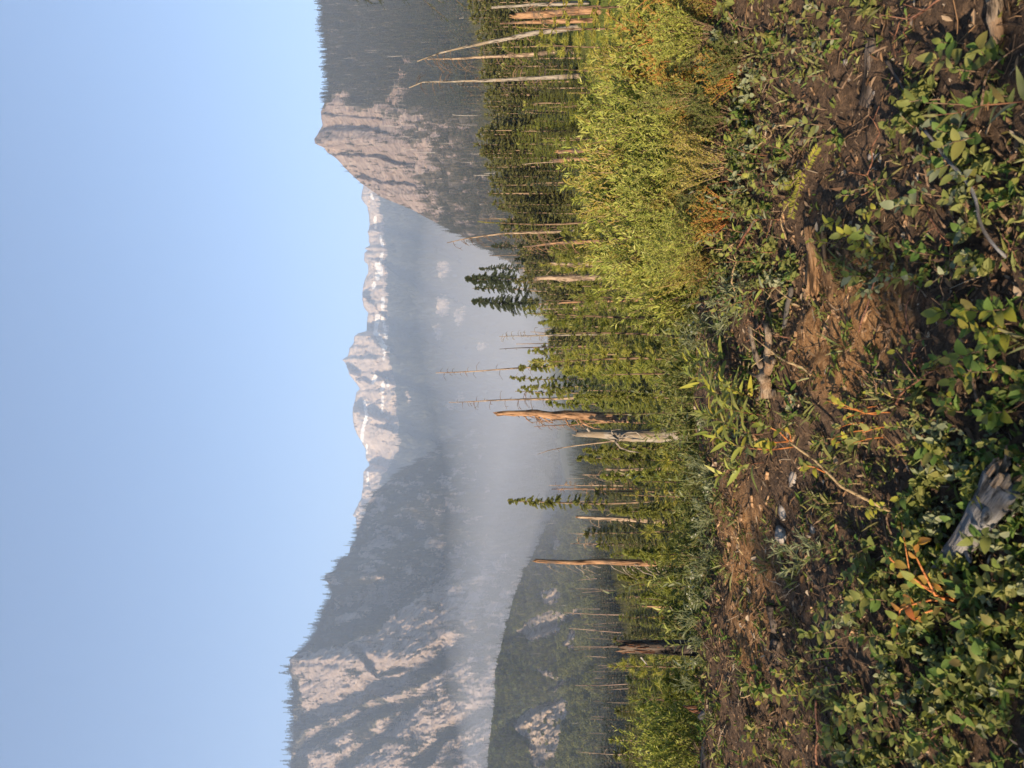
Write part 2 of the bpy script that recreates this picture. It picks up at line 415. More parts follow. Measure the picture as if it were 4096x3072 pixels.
def soil_mat():
    m, nt, out = new_mat('duff_soil')
    tc = N(nt, 'ShaderNodeTexCoord'); at = N(nt, 'ShaderNodeAttribute'); at.attribute_name = 'mask'
    sp = N(nt, 'ShaderNodeSeparateColor'); nt.links.new(at.outputs['Color'], sp.inputs[0])
    n1 = N(nt, 'ShaderNodeTexNoise', i_Scale=34.0, i_Detail=10.0, i_Roughness=0.78); nt.links.new(tc.outputs['Object'], n1.inputs['Vector'])
    mp = N(nt, 'ShaderNodeMapping'); mp.inputs['Scale'].default_value = (28, 60, 60); nt.links.new(tc.outputs['Object'], mp.inputs['Vector'])
    n2 = N(nt, 'ShaderNodeTexNoise', i_Scale=1.0, i_Detail=8.0, i_Roughness=0.75); nt.links.new(mp.outputs[0], n2.inputs['Vector'])
    n3 = N(nt, 'ShaderNodeTexNoise', i_Scale=2.2, i_Detail=4.0); nt.links.new(tc.outputs['Object'], n3.inputs['Vector'])
    c = ramp(nt, [(0.32, (.03, .021, .015)), (0.48, (.09, .06, .04)), (0.62, (.17, .11, .068)), (0.74, (.27, .19, .125))], n1.outputs[0])
    rot = ramp(nt, [(0.34, (.09, .045, .02)), (0.5, (.26, .14, .06)), (0.66, (.40, .25, .125))], n2.outputs[0])  # rotten wood tone, also paints the sunlit patches of the bank
    a = N(nt, 'ShaderNodeMath', operation='MULTIPLY_ADD'); a.inputs[1].default_value = 1.1; a.inputs[2].default_value = -0.55; nt.links.new(n3.outputs[0], a.inputs[0])
    b = N(nt, 'ShaderNodeMath', operation='ADD'); nt.links.new(a.outputs[0], b.inputs[0]); nt.links.new(sp.outputs[0], b.inputs[1])
    f = ramp(nt, [(0.4, (0, 0, 0)), (0.62, (1, 1, 1))], b.outputs[0])
    c = mix(nt, f, c, rot)
    cd = ramp(nt, [(0.35, (.10, .062, .036)), (0.7, (.26, .16, .095))], n1.outputs[0])
    c = mix(nt, sp.outputs[2], c, cd)
    g = ramp(nt, [(0.35, (.028, .034, .014)), (0.6, (.065, .07, .026)), (0.75, (.10, .09, .04))], n1.outputs[0])
    c = mix(nt, sp.outputs[1], c, g)
    pb = N(nt, 'ShaderNodeBsdfPrincipled'); pb.inputs['Roughness'].default_value = 0.95; pb.inputs['Specular IOR Level'].default_value = 0.15
    nt.links.new(c, pb.inputs['Base Color'])
    bp = N(nt, 'ShaderNodeBump'); bp.inputs['Strength'].default_value = 1.0; bp.inputs['Distance'].default_value = 0.02
    h = N(nt, 'ShaderNodeMath', operation='ADD'); nt.links.new(n1.outputs[0], h.inputs[0]); nt.links.new(n2.outputs[0], h.inputs[1])
    nt.links.new(h.outputs[0], bp.inputs['Height']); nt.links.new(bp.outputs[0], pb.inputs['Normal'])
    nt.links.new(pb.outputs[0], out.inputs[0]); return m
M['soil'] = soil_mat()

# ------------------------------------------------------------------ ground
NEAR_D = np.array([-60, -20, -6, -2, 0.0, 1.0, 1.5, 2.0, 2.5, 3.0, 3.5, 3.9, 4.15, 4.5, 5.0, 6.0, 8.0])
NEAR_H = np.array([-1.9, -1.75, -1.6, -1.5, -1.47, -1.45, -1.40, -1.33, -1.25, -1.165, -1.085, -1.045, -1.06, -1.22, -1.46, -1.95, -2.75])
FAR_D = np.log(np.array([4, 6, 8, 10, 15, 20, 30, 60, 120, 250, 400, 600, 1000]))
FAR_A = np.array([-0.75, -0.40, -0.22, -0.09, 0.05, 0.18, 0.32, 0.52, 0.80])   # x / y, left to right
FAR_X = np.array([
    [2824, 2985, 2985, 2960, 2900, 2870, 2820, 2715, 2615, 2540, 2500, 2400, 2300],
    [2824, 2985, 2985, 2960, 2900, 2870, 2820, 2715, 2615, 2540, 2500, 2400, 2300],
    [2824, 2985, 2985, 2955, 2890, 2840, 2770, 2640, 2540, 2460, 2420, 2350, 2260],
    [2824, 2985, 2985, 2955, 2885, 2825, 2740, 2595, 2480, 2400, 2350, 2290, 2230],
    [2824, 2985, 2980, 2940, 2860, 2785, 2680, 2530, 2420, 2345, 2290, 2240, 2190],
    [2824, 2960, 2935, 2880, 2750, 2650, 2530, 2390, 2295, 2220, 2150, 2100, 2060],
    [2824, 2940, 2890, 2810, 2640, 2530, 2420, 2290, 2180, 2060, 1980, 1930, 1880],
    [2824, 2930, 2870, 2780, 2590, 2480, 2370, 2250, 2140, 2010, 1920, 1870, 1820],
    [2824, 2930, 2870, 2780, 2590, 2480, 2370, 2250, 2140, 2010, 1920, 1870, 1820]], float)

def bilin(A, B, tab, a, b):
    a = np.clip(a, A[0], A[-1]); b = np.clip(b, B[0], B[-1])
    i = np.clip(np.searchsorted(A, a) - 1, 0, len(A) - 2); j = np.clip(np.searchsorted(B, b) - 1, 0, len(B) - 2)
    fa = (a - A[i]) / (A[i + 1] - A[i]); fb = (b - B[j]) / (B[j + 1] - B[j])
    fa = fa * fa * (3 - 2 * fa)
    return (tab[i, j] * (1 - fa) * (1 - fb) + tab[i + 1, j] * fa * (1 - fb) + tab[i, j + 1] * (1 - fa) * fb + tab[i + 1, j + 1] * fa * fb)

def gz(x, y):
    """ground height"""
    x, y = np.broadcast_arrays(np.asarray(x, float), np.asarray(y, float))
    hn = np.interp(y + 0.22 * fbm(x * 0.9, 3.3, 0, 3), NEAR_D, NEAR_H)
    yy = np.maximum(y, 4.0)
    Xg = bilin(FAR_A, FAR_D, FAR_X, x / yy, np.log(yy))
    hf = (2048 - Xg) / F * yy
    w = sstep(4.4, 7.0, y)
    h = hn * (1 - w) + hf * w
    amp = np.interp(y, [-5, 1, 4.5, 10, 60, 300], [0.05, 0.055, 0.06, 0.15, 0.8, 2.5])
    frq = np.interp(y, [0, 5, 20, 100], [2.6, 2.2, 0.5, 0.1])
    h = h + amp * fbm(x * 2.3, y * 2.3, 1.0, 4) * (1 - sstep(5, 12, y)) + amp * fbm(x * 0.12, y * 0.12, 4.0, 3) * sstep(5, 12, y)
    near = 1 - sstep(6, 9, y)
    h = h + near * (0.016 * ridged(x * 5.0, y * 10.0, 2.0, 3) + 0.020 * fbm(x * 17, y * 17, 0, 3, .7))
    return EYE + h

def gz1(x, y): return float(gz(np.array([x]), np.array([y]))[0])

def in_poly(x, y, poly):
    poly = np.asarray(poly, float); ins = np.zeros(np.shape(x), bool)
    n = len(poly); j = n - 1
    for i in range(n):
        xi, yi = poly[i]; xj, yj = poly[j]
        c = ((yi > y) != (yj > y)) & (x < (xj - xi) * (y - yi) / (yj - yi + 1e-12) + xi)
        ins ^= c; j = i
    return ins

def seg_dist(x, y, x1, y1, x2, y2):
    dx, dy = x2 - x1, y2 - y1
    t = np.clip(((x - x1) * dx + (y - y1) * dy) / (dx * dx + dy * dy + 1e-9), 0, 1)
    return np.hypot(x - x1 - t * dx, y - y1 - t * dy)

def set_mask(me, col):
    a = me.color_attributes.new('mask', 'FLOAT_COLOR', 'POINT')
    a.data.foreach_set('color', np.asarray(col, np.float32).ravel())

def grid_quads(nr, nc):
    i = np.arange(nr - 1)[:, None] * nc; j = np.arange(nc - 1)[None, :]
    return np.stack([i + j, i + j + 1, i + nc + j + 1, i + nc + j], -1).reshape(-1, 4)

def build_ground():
    ys = np.concatenate([np.linspace(-60, -2, 30)[:-1], np.linspace(-2, 1.2, 60)[:-1], np.linspace(1.2, 4.8, 190)[:-1], np.geomspace(4.8, 1000, 190)])
    us = np.linspace(-1, 1, 360); us = us * (0.55 + 0.45 * np.abs(us))
    Y, U = np.meshgrid(ys, us, indexing='ij')
    W = np.where(Y < 1.0, 5.2 + np.maximum(0, -Y) * 0.9, 5.2 + 0.85 * (Y - 1.0))
    X = U * W
    Z = gz(X, Y)
    V = np.stack([X, Y, Z], -1).reshape(-1, 3)
    me = raw_mesh('ground', V, None, grid_quads(len(ys), len(us)), [M['soil']], smooth=True)
    x, y = V[:, 0], V[:, 1]
    px = 2048 + (EYE - V[:, 2]) / np.maximum(y, .3) * F; py = 1536 - x / np.maximum(y, .3) * F
    # r: rotten orange wood and painted sun patches, g: moss and low growth, b: bare earth
    r = np.zeros(len(V))
    for (a, b, ra, rb, s) in ((3400, 1300, 260, 330, .85), (3000, 2300, 130, 420, .75), (2950, 1950, 110, 330, .45), (3050, 2700, 150, 250, .35), (3250, 1100, 120, 200, .5)):
        r = np.maximum(r, 1.25 * s * np.exp(-((px - a) / ra) ** 2 - ((py - b) / rb) ** 2))
    r *= (y > 1) & (y < 5)
    g = sstep(5.5, 9, y) * 0.95
    b = 0.75 * sstep(0.15, 0.5, fbm(x * 0.035, y * 0.035, 7.7, 3) + np.where(x / np.maximum(y, 1) > 0.1, 0.12, -0.1)) * sstep(18, 40, y)
    for (a, c, ra, rb) in ((2000, 90, 40, 140), (2020, 230, 45, 60), (2170, 240, 40, 90), (2180, 390, 40, 50), (2240, 980, 40, 40), (2230, 1190, 45, 90), (2160, 270, 60, 60)):
        b = np.maximum(b, 1.0 * np.exp(-(((px - a) / ra) ** 2 + ((py - c) / rb) ** 2) ** 2) * (y > 25))
    set_mask(me, np.stack([r, g * (1 - 0.9 * b), b, np.ones(len(V))], -1))
    o = link('ground', me); tag(o, kind='structure')
    o['label'] = 'dark brown duff and bare earth sloping from the bank into the valley'
    return o
build_ground()

# ------------------------------------------------------------------ mountains
def crop(x0, y0, pts, s=1.508):
    return [(x0 + a / s, y0 + b / s) for a, b in pts]

class Mountain:
    def __init__(s, name, label, Yr, Xr, Dr, Yf, Xf, Df, ny, nt, mat, prof=1.0, polys=(), earth=(), snow=(), gullies=(), ndisp=(10, 3), nscale=(90, 25), aniso=(1, 1, 0), warp=14, rock_fn=None, edge=9, rough_ridge=6):
        s.Yr, s.Xr, s.Dr, s.Yf, s.Xf, s.Df = [np.asarray(v, float) for v in (Yr, Xr, Dr, Yf, Xf, Df)]
        s.prof, s.polys, s.earth, s.snow, s.gullies = prof, polys, earth, snow, gullies
        s.nd, s.ns, s.an, s.warp, s.rock_fn, s.edge, s.rr = ndisp, nscale, aniso, warp, rock_fn, edge, rough_ridge
        Y = np.linspace(s.Yr[0], s.Yr[-1], ny); t = np.linspace(0, 1, nt)
        T, YY = np.meshgrid(t, Y, indexing='ij')
        V, px = s.surf(YY, T)
        # far side falls away behind the crest
        back = []
        for k, (dd, dz) in enumerate(((0.03, -0.10), (0.08, -0.30), (0.2, -0.7))):
            b = V[-1].copy(); top = b[:, 2] - V[0][:, 2]
            b[:, 1] += dd * s.Dr.mean(); b[:, 0] *= (1 + dd * .8); b[:, 2] += dz * np.maximum(top, 20)
            back.append(b)
        A = np.concatenate([V, np.stack(back)], 0)
        me = raw_mesh(name, A.reshape(-1, 3), None, grid_quads(nt + 3, ny), [mat], smooth=True)
        rk, sn, ea = s.masks(px, YY)
        m = np.stack([rk, sn, ea, np.ones_like(rk)], -1)
        m = np.concatenate([m, np.repeat(m[-1:], 3, 0)], 0)
        set_mask(me, m.reshape(-1, 4))
        s.o = tag(link(name, me), kind='structure'); s.o['label'] = label
    def px(s, Y, t):
        Xr = np.interp(Y, s.Yr, s.Xr) + s.rr * fbm(np.asarray(Y) * 0.035, 2.2, 0, 3)
        Xf = np.interp(Y, s.Yf, s.Xf)
        return Xf + (Xr - Xf) * t ** s.prof
    def surf(s, Y, t):
        X = s.px(Y, t)
        Dr = np.interp(Y, s.Yr, s.Dr); Df = np.interp(Y, s.Yf, s.Df)
        D = Df + (Dr - Df) * t
        a, b, rot = s.an
        c, sn = math.cos(rot), math.sin(rot)
        u = (X * c + Y * sn) / a; v = (-X * sn + Y * c) / b
        rk, _, _ = s.masks(X, Y)
        k = 0.45 + 0.55 * rk
        d = s.nd[0] * ridged(u / s.ns[0], v / s.ns[0], 1.1, 3) + k * s.nd[1] * ridged(u / s.ns[1], v / s.ns[1], 5.1, 4) + k * s.nd[1] * 0.35 * fbm(X / 7.0, Y / 7.0, 3.0, 2)
        for (pts, w, dep) in s.gullies:
            best = np.full(np.shape(X), 1e9); side = np.zeros(np.shape(X))
            for (x1, y1), (x2, y2) in zip(pts[:-1], pts[1:]):
                q = seg_dist(X, Y, x1, y1, x2, y2)
                cr = ((x2 - x1) * (Y - y1) - (y2 - y1) * (X - x1))
                sg = np.where(cr > 0, 1, -1)      # + : larger Y, the world's left
                m = q < best
                best = np.where(m, q, best); side = np.where(m, sg, side)
            sd = -best * side                      # positive to the right of the line
            sd = sd + w * 0.35 * fbm(X / 40, Y / 40, 8.0, 3)
            prof = sstep(-0.12 * w, 0.22 * w, sd) * (1 - sstep(0.55 * w, 2.2 * w, sd))
            d = d - dep * prof * -1.0
        fade = sstep(0, .06, t)
        return PP(X, Y, D + d * fade), X
    def masks(s, X, Y):
        wx = X + s.warp * fbm(np.asarray(X) / 28, np.asarray(Y) / 28, 2.0, 4); wy = Y + s.warp * fbm(np.asarray(X) / 28 + 50, np.asarray(Y) / 28, 2.0, 4)
        rk = np.zeros(np.shape(X)); sn = np.zeros(np.shape(X)); ea = np.zeros(np.shape(X))
        for p in s.polys: rk = np.maximum(rk, in_poly(wx, wy, p) * 1.0)
        for p in s.earth: ea = np.maximum(ea, in_poly(wx, wy, p) * 1.0)
        if s.rock_fn is not None: rk = np.maximum(rk, s.rock_fn(wx, wy))
        for (x1, y1, x2, y2, r) in s.snow:
            dd = seg_dist(X + 3.5 * fbm(np.asarray(X) / 9, np.asarray(Y) / 9, 6.0, 3), Y + 8 * fbm(np.asarray(X) / 12, np.asarray(Y) / 12, 9.0, 3), x1, y1, x2, y2)
            sn = np.maximum(sn, 1 - sstep(r * 1.1, r * 1.7, dd))
        return rk, sn, ea
    def scatter(s, n, accept, y0=None, y1=None, tmin=0.02, tmax=0.985, seed=1):
        q = np.random.default_rng(seed)
        Y = q.uniform(s.Yr[0] if y0 is None else y0, s.Yr[-1] if y1 is None else y1, n)
        t = q.random(n) * (tmax - tmin) + tmin
        V, X = s.surf(Y, t)
        rk, sn, ea = s.masks(X, Y)
        keep = q.random(n) < accept(X, Y, rk, sn, ea, t)
        return V[keep], X[keep], Y[keep]

MT_A = terrain_mat('left_mountain_rock', (.105, .090, .058), (.29, .225, .185), (.40, .325, .275), (.2, .14, .1), 0.055, 1.0, strata=(.5, 1.3, 1.3))
MT_C = terrain_mat('far_range_rock', (.085, .082, .050), (.46, .355, .26), (.60, .48, .36), (.2, .14, .1), 0.02, 1.0)
MT_D = terrain_mat('right_mountain_rock', (.125, .100, .068), (.29, .215, .175), (.39, .31, .255), (.27, .19, .14), 0.07, 1.0)
MT_B = terrain_mat('foothill_rock', (.060, .072, .028), (.28, .215, .16), (.42, .335, .26), (.2, .14, .1), 0.12, 1.0, strata=(.6, 1.4, 1.4))

# far range: bare peaks with old snow over a forested slope
c2 = lambda p: crop(1000, 1000, p)
c1 = lambda p: crop(1000, 0, p)
rC = [(650, 1500), (700, 1470), (736, 1452)] + [(y / 1.508, 1000 + x / 1.508) for y, x in ((1130, 680), (1200, 672), (1240, 700), (1300, 720), (1380, 716), (1400, 706), (1450, 720), (1480, 726), (1500, 692))] + \
     [(1000 + y / 1.508, 1000 + x / 1.508) for y, x in ((0, 712), (20, 690), (70, 690), (90, 712), (140, 710), (190, 690), (260, 680), (340, 686), (380, 716), (430, 702), (490, 700), (502, 655), (520, 632), (570, 620), (590, 602), (640, 592), (662, 556), (700, 582), (760, 604), (800, 637), (840, 662), (860, 642), (910, 632), (950, 616), (1040, 622), (1100, 642), (1150, 672), (1200, 692), (1300, 716), (1335, 686), (1500, 672), (1560, 642), (1600, 616), (1620, 640), (1680, 645), (1720, 655))] + [(2300, 1440), (2500, 1450)]
def treeline(Y): return np.interp(Y, [650, 780, 1000, 1200, 1430, 1600, 1800, 1910, 2100], [1505, 1515, 1550, 1550, 1558, 1585, 1600, 1530, 1500])
def rockC(X, Y):
    r = 1 - sstep(-10, 8, X - treeline(Y))
    for (a, b, ra, rb) in ((1775, 1080, 35, 45), (1775, 1225, 40, 50), (1842, 1265, 26, 60), (1750, 1330, 22, 40), (1930, 1385, 40, 22), (1634, 1590, 6, 34), (1840, 1600, 30, 26), (1800, 1620, 16, 20)):
        r = np.maximum(r, 1.0 * ((((X - a) / ra) ** 2 + ((Y - b) / rb) ** 2) < .75 + 1.1 * fbm(X / 13, Y / 17, 7.0, 4, .65)))
    return r
snowC = [(1000 + a / 1.508, 1000 + b / 1.508, 1000 + c / 1.508, 1000 + d / 1.508, r) for a, b, c, d, r in (
    (795, 20, 792, 70, 4), (775, 95, 768, 170, 6), (745, 205, 745, 222, 6), (795, 150, 790, 110, 4), (802, 290, 800, 420, 4.5), (770, 400, 755, 500, 6.5), (768, 515, 812, 590, 8), (808, 430, 822, 525, 4), (757, 765, 742, 795, 6), (795, 850, 805, 800, 5.5), (825, 770, 832, 815, 4), (812, 620, 806, 660, 2.5), (690, 915, 704, 1000, 4), (704, 1000, 685, 1060, 4.5), (680, 1080, 676, 1150, 5), (800, 880, 796, 980, 3), (706, 1170, 700, 1230, 2.5), (712, 1340, 712, 1420, 2.2))]
snowC += [(1000 + x / 1.508, y / 1.508, 1000 + x2 / 1.508, y2 / 1.508, r) for x, y, x2, y2, r in ((755, 1310, 757, 1380, 3.5), (790, 1430, 800, 1480, 4), (795, 1540, 790, 1590, 4.5), (730, 1170, 745, 1200, 3), (765, 1600, 780, 1650, 6))]
mC = Mountain('far_range', 'distant pinkish rocky range with snow patches above a hazy forested slope',
              [p[0] for p in rC], [p[1] for p in rC], [4500] * len(rC), [650, 2500], [2290, 2330], [1150, 1150], 540, 165, MT_C, prof=0.93,
              snow=snowC, rock_fn=rockC, ndisp=(70, 60), nscale=(70, 34), warp=16, rough_ridge=5,
              gullies=[(c2([(560, 690), (660, 780), (800, 800)]), 70, 160), (c2([(630, 960), (720, 1000), (860, 1030)]), 60, 180), (c2([(690, 1280), (860, 1360)]), 60, 160), (c2([(700, 500), (830, 600)]), 30, 120), (c2([(690, 270), (800, 390)]), 40, 110), (c2([(850, 120), (1050, 260), (1300, 330)]), 45, 170), (c2([(850, 500), (1100, 560), (1400, 700)]), 50, 190), (c2([(870, 800), (1100, 900), (1400, 1000)]), 50, 190), (c2([(880, 1100), (1200, 1200)]), 50, 180), (c1([(800, 1400), (1100, 1480), (1300, 1600)]), 45, 170)])

# right mountain: dark forest with a rocky point

rD = [(-700, 1240), (-300, 1265), (0, 1285), (70, 1292), (150, 1300), (250, 1312), (330, 1318), (390, 1312), (420, 1292), (445, 1282), (470, 1284), (505, 1290), (530, 1272), (555, 1256), (575, 1262), (590, 1296), (610, 1312), (640, 1352), (690, 1400), (736, 1446), (790, 1530), (840, 1650), (900, 1760), (960, 1880), (1010, 1990), (1060, 2100), (1110, 2200)]
def rockD(X, Y):
    th = -.34 + .66 * sstep(1480, 1880, X) + .9 * (1 - sstep(360, 480, Y))
    return 1.0 * (fbm(X / 30, Y / 24, 6.1, 5, .6) > th) * (X > 1480)
mD = Mountain('right_mountain', 'hazy forested mountain with a bare rocky point beside the far range',
              [p[0] for p in rD], [p[1] for p in rD], np.interp([p[0] for p in rD], [-700, 560, 740, 1110], [1500, 1450, 1300, 520]), [-700, 400, 800, 1060], [2000, 2010, 2090, 2230], [430, 430, 430, 420], 460, 260, MT_D, prof=1.0,
              polys=[c1([(370, 830), (425, 660), (500, 600), (560, 550), (640, 555), (600, 620), (640, 690), (740, 640), (790, 650), (800, 760), (815, 880), (800, 1000), (900, 1010), (960, 1050), (1000, 1150), (1120, 1310), (1000, 1260), (830, 1230), (760, 1200), (660, 1150), (560, 1000), (430, 920)]), c1([(900, 900), (1060, 880), (1075, 1050), (980, 1060)])],
              earth=[c1([(890, 470), (930, 320), (1000, 330), (965, 480), (1010, 560), (960, 640), (880, 640), (790, 655), (850, 560)])], ndisp=(20, 11), nscale=(110, 34), warp=18, aniso=(1.6, 1, 0.5), rock_fn=rockD,
              gullies=[(c1([(400, 800), (560, 770), (760, 800)]), 34, 45), (c1([(520, 940), (700, 940), (900, 990)]), 30, 45), (c1([(650, 1080), (900, 1110)]), 40, 40), (c1([(430, 690), (600, 700), (760, 720)]), 26, 35)])

def band(gl, X, Y, k0=-.1, k1=1.0):
    r = np.zeros(np.shape(X))
    for (pts, w, dep) in gl:
        best = np.full(np.shape(X), 1e9); side = np.zeros(np.shape(X))
        for (x1, y1), (x2, y2) in zip(pts[:-1], pts[1:]):
            q_ = seg_dist(X, Y, x1, y1, x2, y2); sg = np.where(((x2 - x1) * (Y - y1) - (y2 - y1) * (X - x1)) > 0, 1, -1)
            m_ = q_ < best; best = np.where(m_, q_, best); side = np.where(m_, sg, side)
        sd = -best * side
        r = np.maximum(r, ((sd > k0 * w) & (sd < k1 * w)) * 1.0)
    return r
# left mountain: tilted rock slabs parted by wooded gullies
c3 = lambda p: crop(1000, 1972, p)
rA = [(1580, 2080), (1640, 1980), (1700, 1900), (1780, 1770), (1850, 1660), (1910, 1570), (1972, 1494), (2040, 1464), (2138, 1426), (2160, 1420), (2190, 1398), (2215, 1398), (2225, 1385), (2245, 1356), (2256, 1348), (2280, 1342), (2300, 1300), (2315, 1298), (2340, 1316), (2380, 1328), (2430, 1296), (2480, 1282), (2540, 1262), (2580, 1228), (2610, 1190), (2640, 1158), (2670, 1154), (2720, 1168), (2780, 1172), (2850, 1172), (2950, 1176), (3072, 1160), (3300, 1140), (3700, 1120)]
gA = [(c3([(300, 975), (500, 935), (760, 838), (900, 705), (1120, 570), (1300, 520)]), 85, 150), (c3([(400, 1400), (500, 1362), (620, 1312), (740, 1234), (900, 1205), (1020, 1158), (1280, 1000)]), 55, 110),
                       (c3([(560, 1700), (700, 1590), (860, 1485), (1000, 1300)]), 40, 70), (c3([(250, 1640), (440, 1510), (640, 1405), (860, 1330)]), 35, 80), (c3([(600, 720), (750, 690), (870, 665), (1000, 615), (1200, 520)]), 40, 70),
                       (c3([(1080, 1640), (1200, 1490), (1400, 1370)]), 35, 70), (c3([(640, 980), (760, 1110), (900, 1080)]), 26, 45), (c3([(460, 560), (700, 400), (1000, 300)]), 60, 100), (c3([(700, 200), (900, 100), (1100, -40)]), 60, 110)]
def rockA(X, Y):
    open_ = sstep(2290, 2420, Y + .25 * (X - 1500)) * (X > np.interp(Y, [2500, 2600, 2660, 2800, 3100], [1330, 1230, 1175, 1205, 1225]) + 10)
    scrub = fbm(X / 60 + Y / 90, Y / 34 - X / 60, 4.4, 3) > .16
    sp = (Y < 2450) * (fbm(X / 40, Y / 22, 14.4, 4, .6) > .13) * (X < 1950) * (X > 1440)
    return np.maximum(sp, open_ * (1 - band(gA, X, Y, -.05, .85)) * np.where(scrub, 0, 1) * (X < 2090))
mA = Mountain('left_mountain', 'tall mountain of tilted grey rock slabs with shaded wooded gullies',
              [p[0] for p in rA], [p[1] for p in rA], np.interp([p[0] for p in rA], [1580, 1900, 2200, 2500, 3700], [2000, 2500, 2350, 2000, 1800]), [1580, 3700], [2330, 2330], [860, 800], 560, 330, MT_A, prof=1.0,
              polys=[c3([(225, 1030), (280, 962), (400, 950), (520, 930), (600, 900), (700, 860), (770, 840), (830, 790), (900, 720), (1000, 660), (1100, 620), (1200, 620), (1255, 680), (1240, 760), (1200, 870), (1050, 980), (900, 1060), (770, 1100), (600, 1060), (560, 1080), (380, 1130), (270, 1100)]),
                     c3([(300, 1130), (560, 1080), (640, 1130), (760, 1130), (900, 1105), (1020, 1085), (1010, 1160), (850, 1210), (720, 1230), (620, 1310), (500, 1360), (420, 1360), (290, 1290), (380, 1250), (340, 1170)]),
                     c3([(600, 1350), (690, 1305), (770, 1310), (700, 1345), (640, 1400), (520, 1430), (440, 1505), (300, 1625), (262, 1560), (390, 1530)]),
                     c3([(750, 1480), (900, 1350), (1000, 1300), (1150, 1240), (1300, 1270), (1420, 1180), (1500, 1200), (1400, 1340), (1250, 1400), (1080, 1450), (950, 1500), (850, 1470)]),
                     c3([(640, 1700), (750, 1550), (880, 1500), (1000, 1560), (900, 1700)]), c3([(1160, 1510), (1400, 1370), (1480, 1430), (1450, 1590), (1300, 1640), (1180, 1600)]),
                     c3([(620, 725), (750, 605), (860, 550), (905, 600), (870, 665), (740, 690)]), c3([(870, 645), (1000, 600), (1180, 505), (1240, 505), (1130, 575), (1000, 612)]),
                     c3([(1440, 1030), (1540, 970), (1570, 1060), (1480, 1090)]), c3([(700, 300), (760, 260), (860, 250), (820, 300), (720, 350)]), c3([(620, 245), (640, 330), (600, 375), (585, 340)]), c3([(445, 480), (470, 470), (560, 560), (500, 570)]),
                     c3([(1000, 1180), (1280, 1010), (1330, 1010), (1100, 1180)])],
              gullies=gA, rock_fn=rockA,
              ndisp=(24, 13), nscale=(95, 30), warp=15, aniso=(1.9, 0.9, -0.5), rough_ridge=5)

# left foothill, nearer
c6 = lambda p: crop(1900, 1972, p)
rB = [(1800, 2380), (1900, 2330), (2000, 2260), (2100, 2190), (2200, 2140), (2300, 2090), (2400, 2050), (2500, 2030), (2600, 2000), (2700, 1980), (2800, 1980), (2900, 1965), (3072, 1950), (3300, 1930), (3700, 1900)]
mB = Mountain('left_foothill', 'green foothill with brown rock slabs below the tall left mountain',
              [p[0] for p in rB], [p[1] for p in rB], [790] * len(rB), [1800, 2000, 2300, 3700], [2440, 2460, 2505, 2525], [385, 380, 360, 350], 420, 200, MT_B, prof=1.0,
              polys=[c6([(225, 1390), (320, 1305), (560, 1215), (595, 1250), (540, 1420), (525, 1560), (400, 1660), (340, 1640), (330, 1500), (250, 1440)]), c6([(260, 840), (330, 755), (500, 695), (575, 720), (530, 835), (330, 900)]),
                     c6([(535, 905), (580, 815), (635, 830), (610, 945), (555, 1010)]), c6([(475, 1205), (500, 1145), (560, 1095), (570, 1150)]), c6([(475, 262), (535, 290), (510, 350), (470, 370)]),
                     c6([(395, 600), (500, 555), (555, 610), (480, 685), (410, 665)]), c6([(100, 595), (205, 555), (205, 645), (140, 650)]), c6([(360, 1040), (480, 1080), (500, 1130), (420, 1110)]), c6([(580, 700), (640, 680), (630, 740), (580, 760)])],
              ndisp=(14, 9), nscale=(90, 28), warp=13, aniso=(1.8, 0.9, -0.6),
              gullies=[(c6([(500, 1180), (640, 1150), (760, 1050)]), 26, 22), (c6([(230, 900), (560, 800), (640, 770)]), 24, 24), (c6([(220, 1420), (420, 1300), (600, 1230)]), 24, 22)])

# ------------------------------------------------------------------ air
def build_haze():
    m, nt, out = new_mat('smoky_air')
    pv = N(nt, 'ShaderNodeVolumePrincipled')
    pv.inputs['Color'].default_value = (0.64, 0.78, 1.0, 1)
    pv.inputs['Density'].default_value = HAZE
    pv.inputs['Anisotropy'].default_value = 0.0
    nt.links.new(pv.outputs[0], out.inputs['Volume'])
    x0, x1, y0, y1, z0, z1 = -3200, 3200, -150, 7000, -200, 1300
    V = [(x, y, z) for x in (x0, x1) for y in (y0, y1) for z in (z0, z1)]
    Q = [(0, 1, 3, 2), (4, 6, 7, 5), (0, 4, 5, 1), (2, 3, 7, 6), (0, 2, 6, 4), (1, 5, 7, 3)]
    o = link('haze', raw_mesh('haze', V, None, Q, [m])); tag(o, kind='stuff')
    o['label'] = 'thin wildfire smoke hanging in the valley air'
HAZE = 0.00017
build_haze()

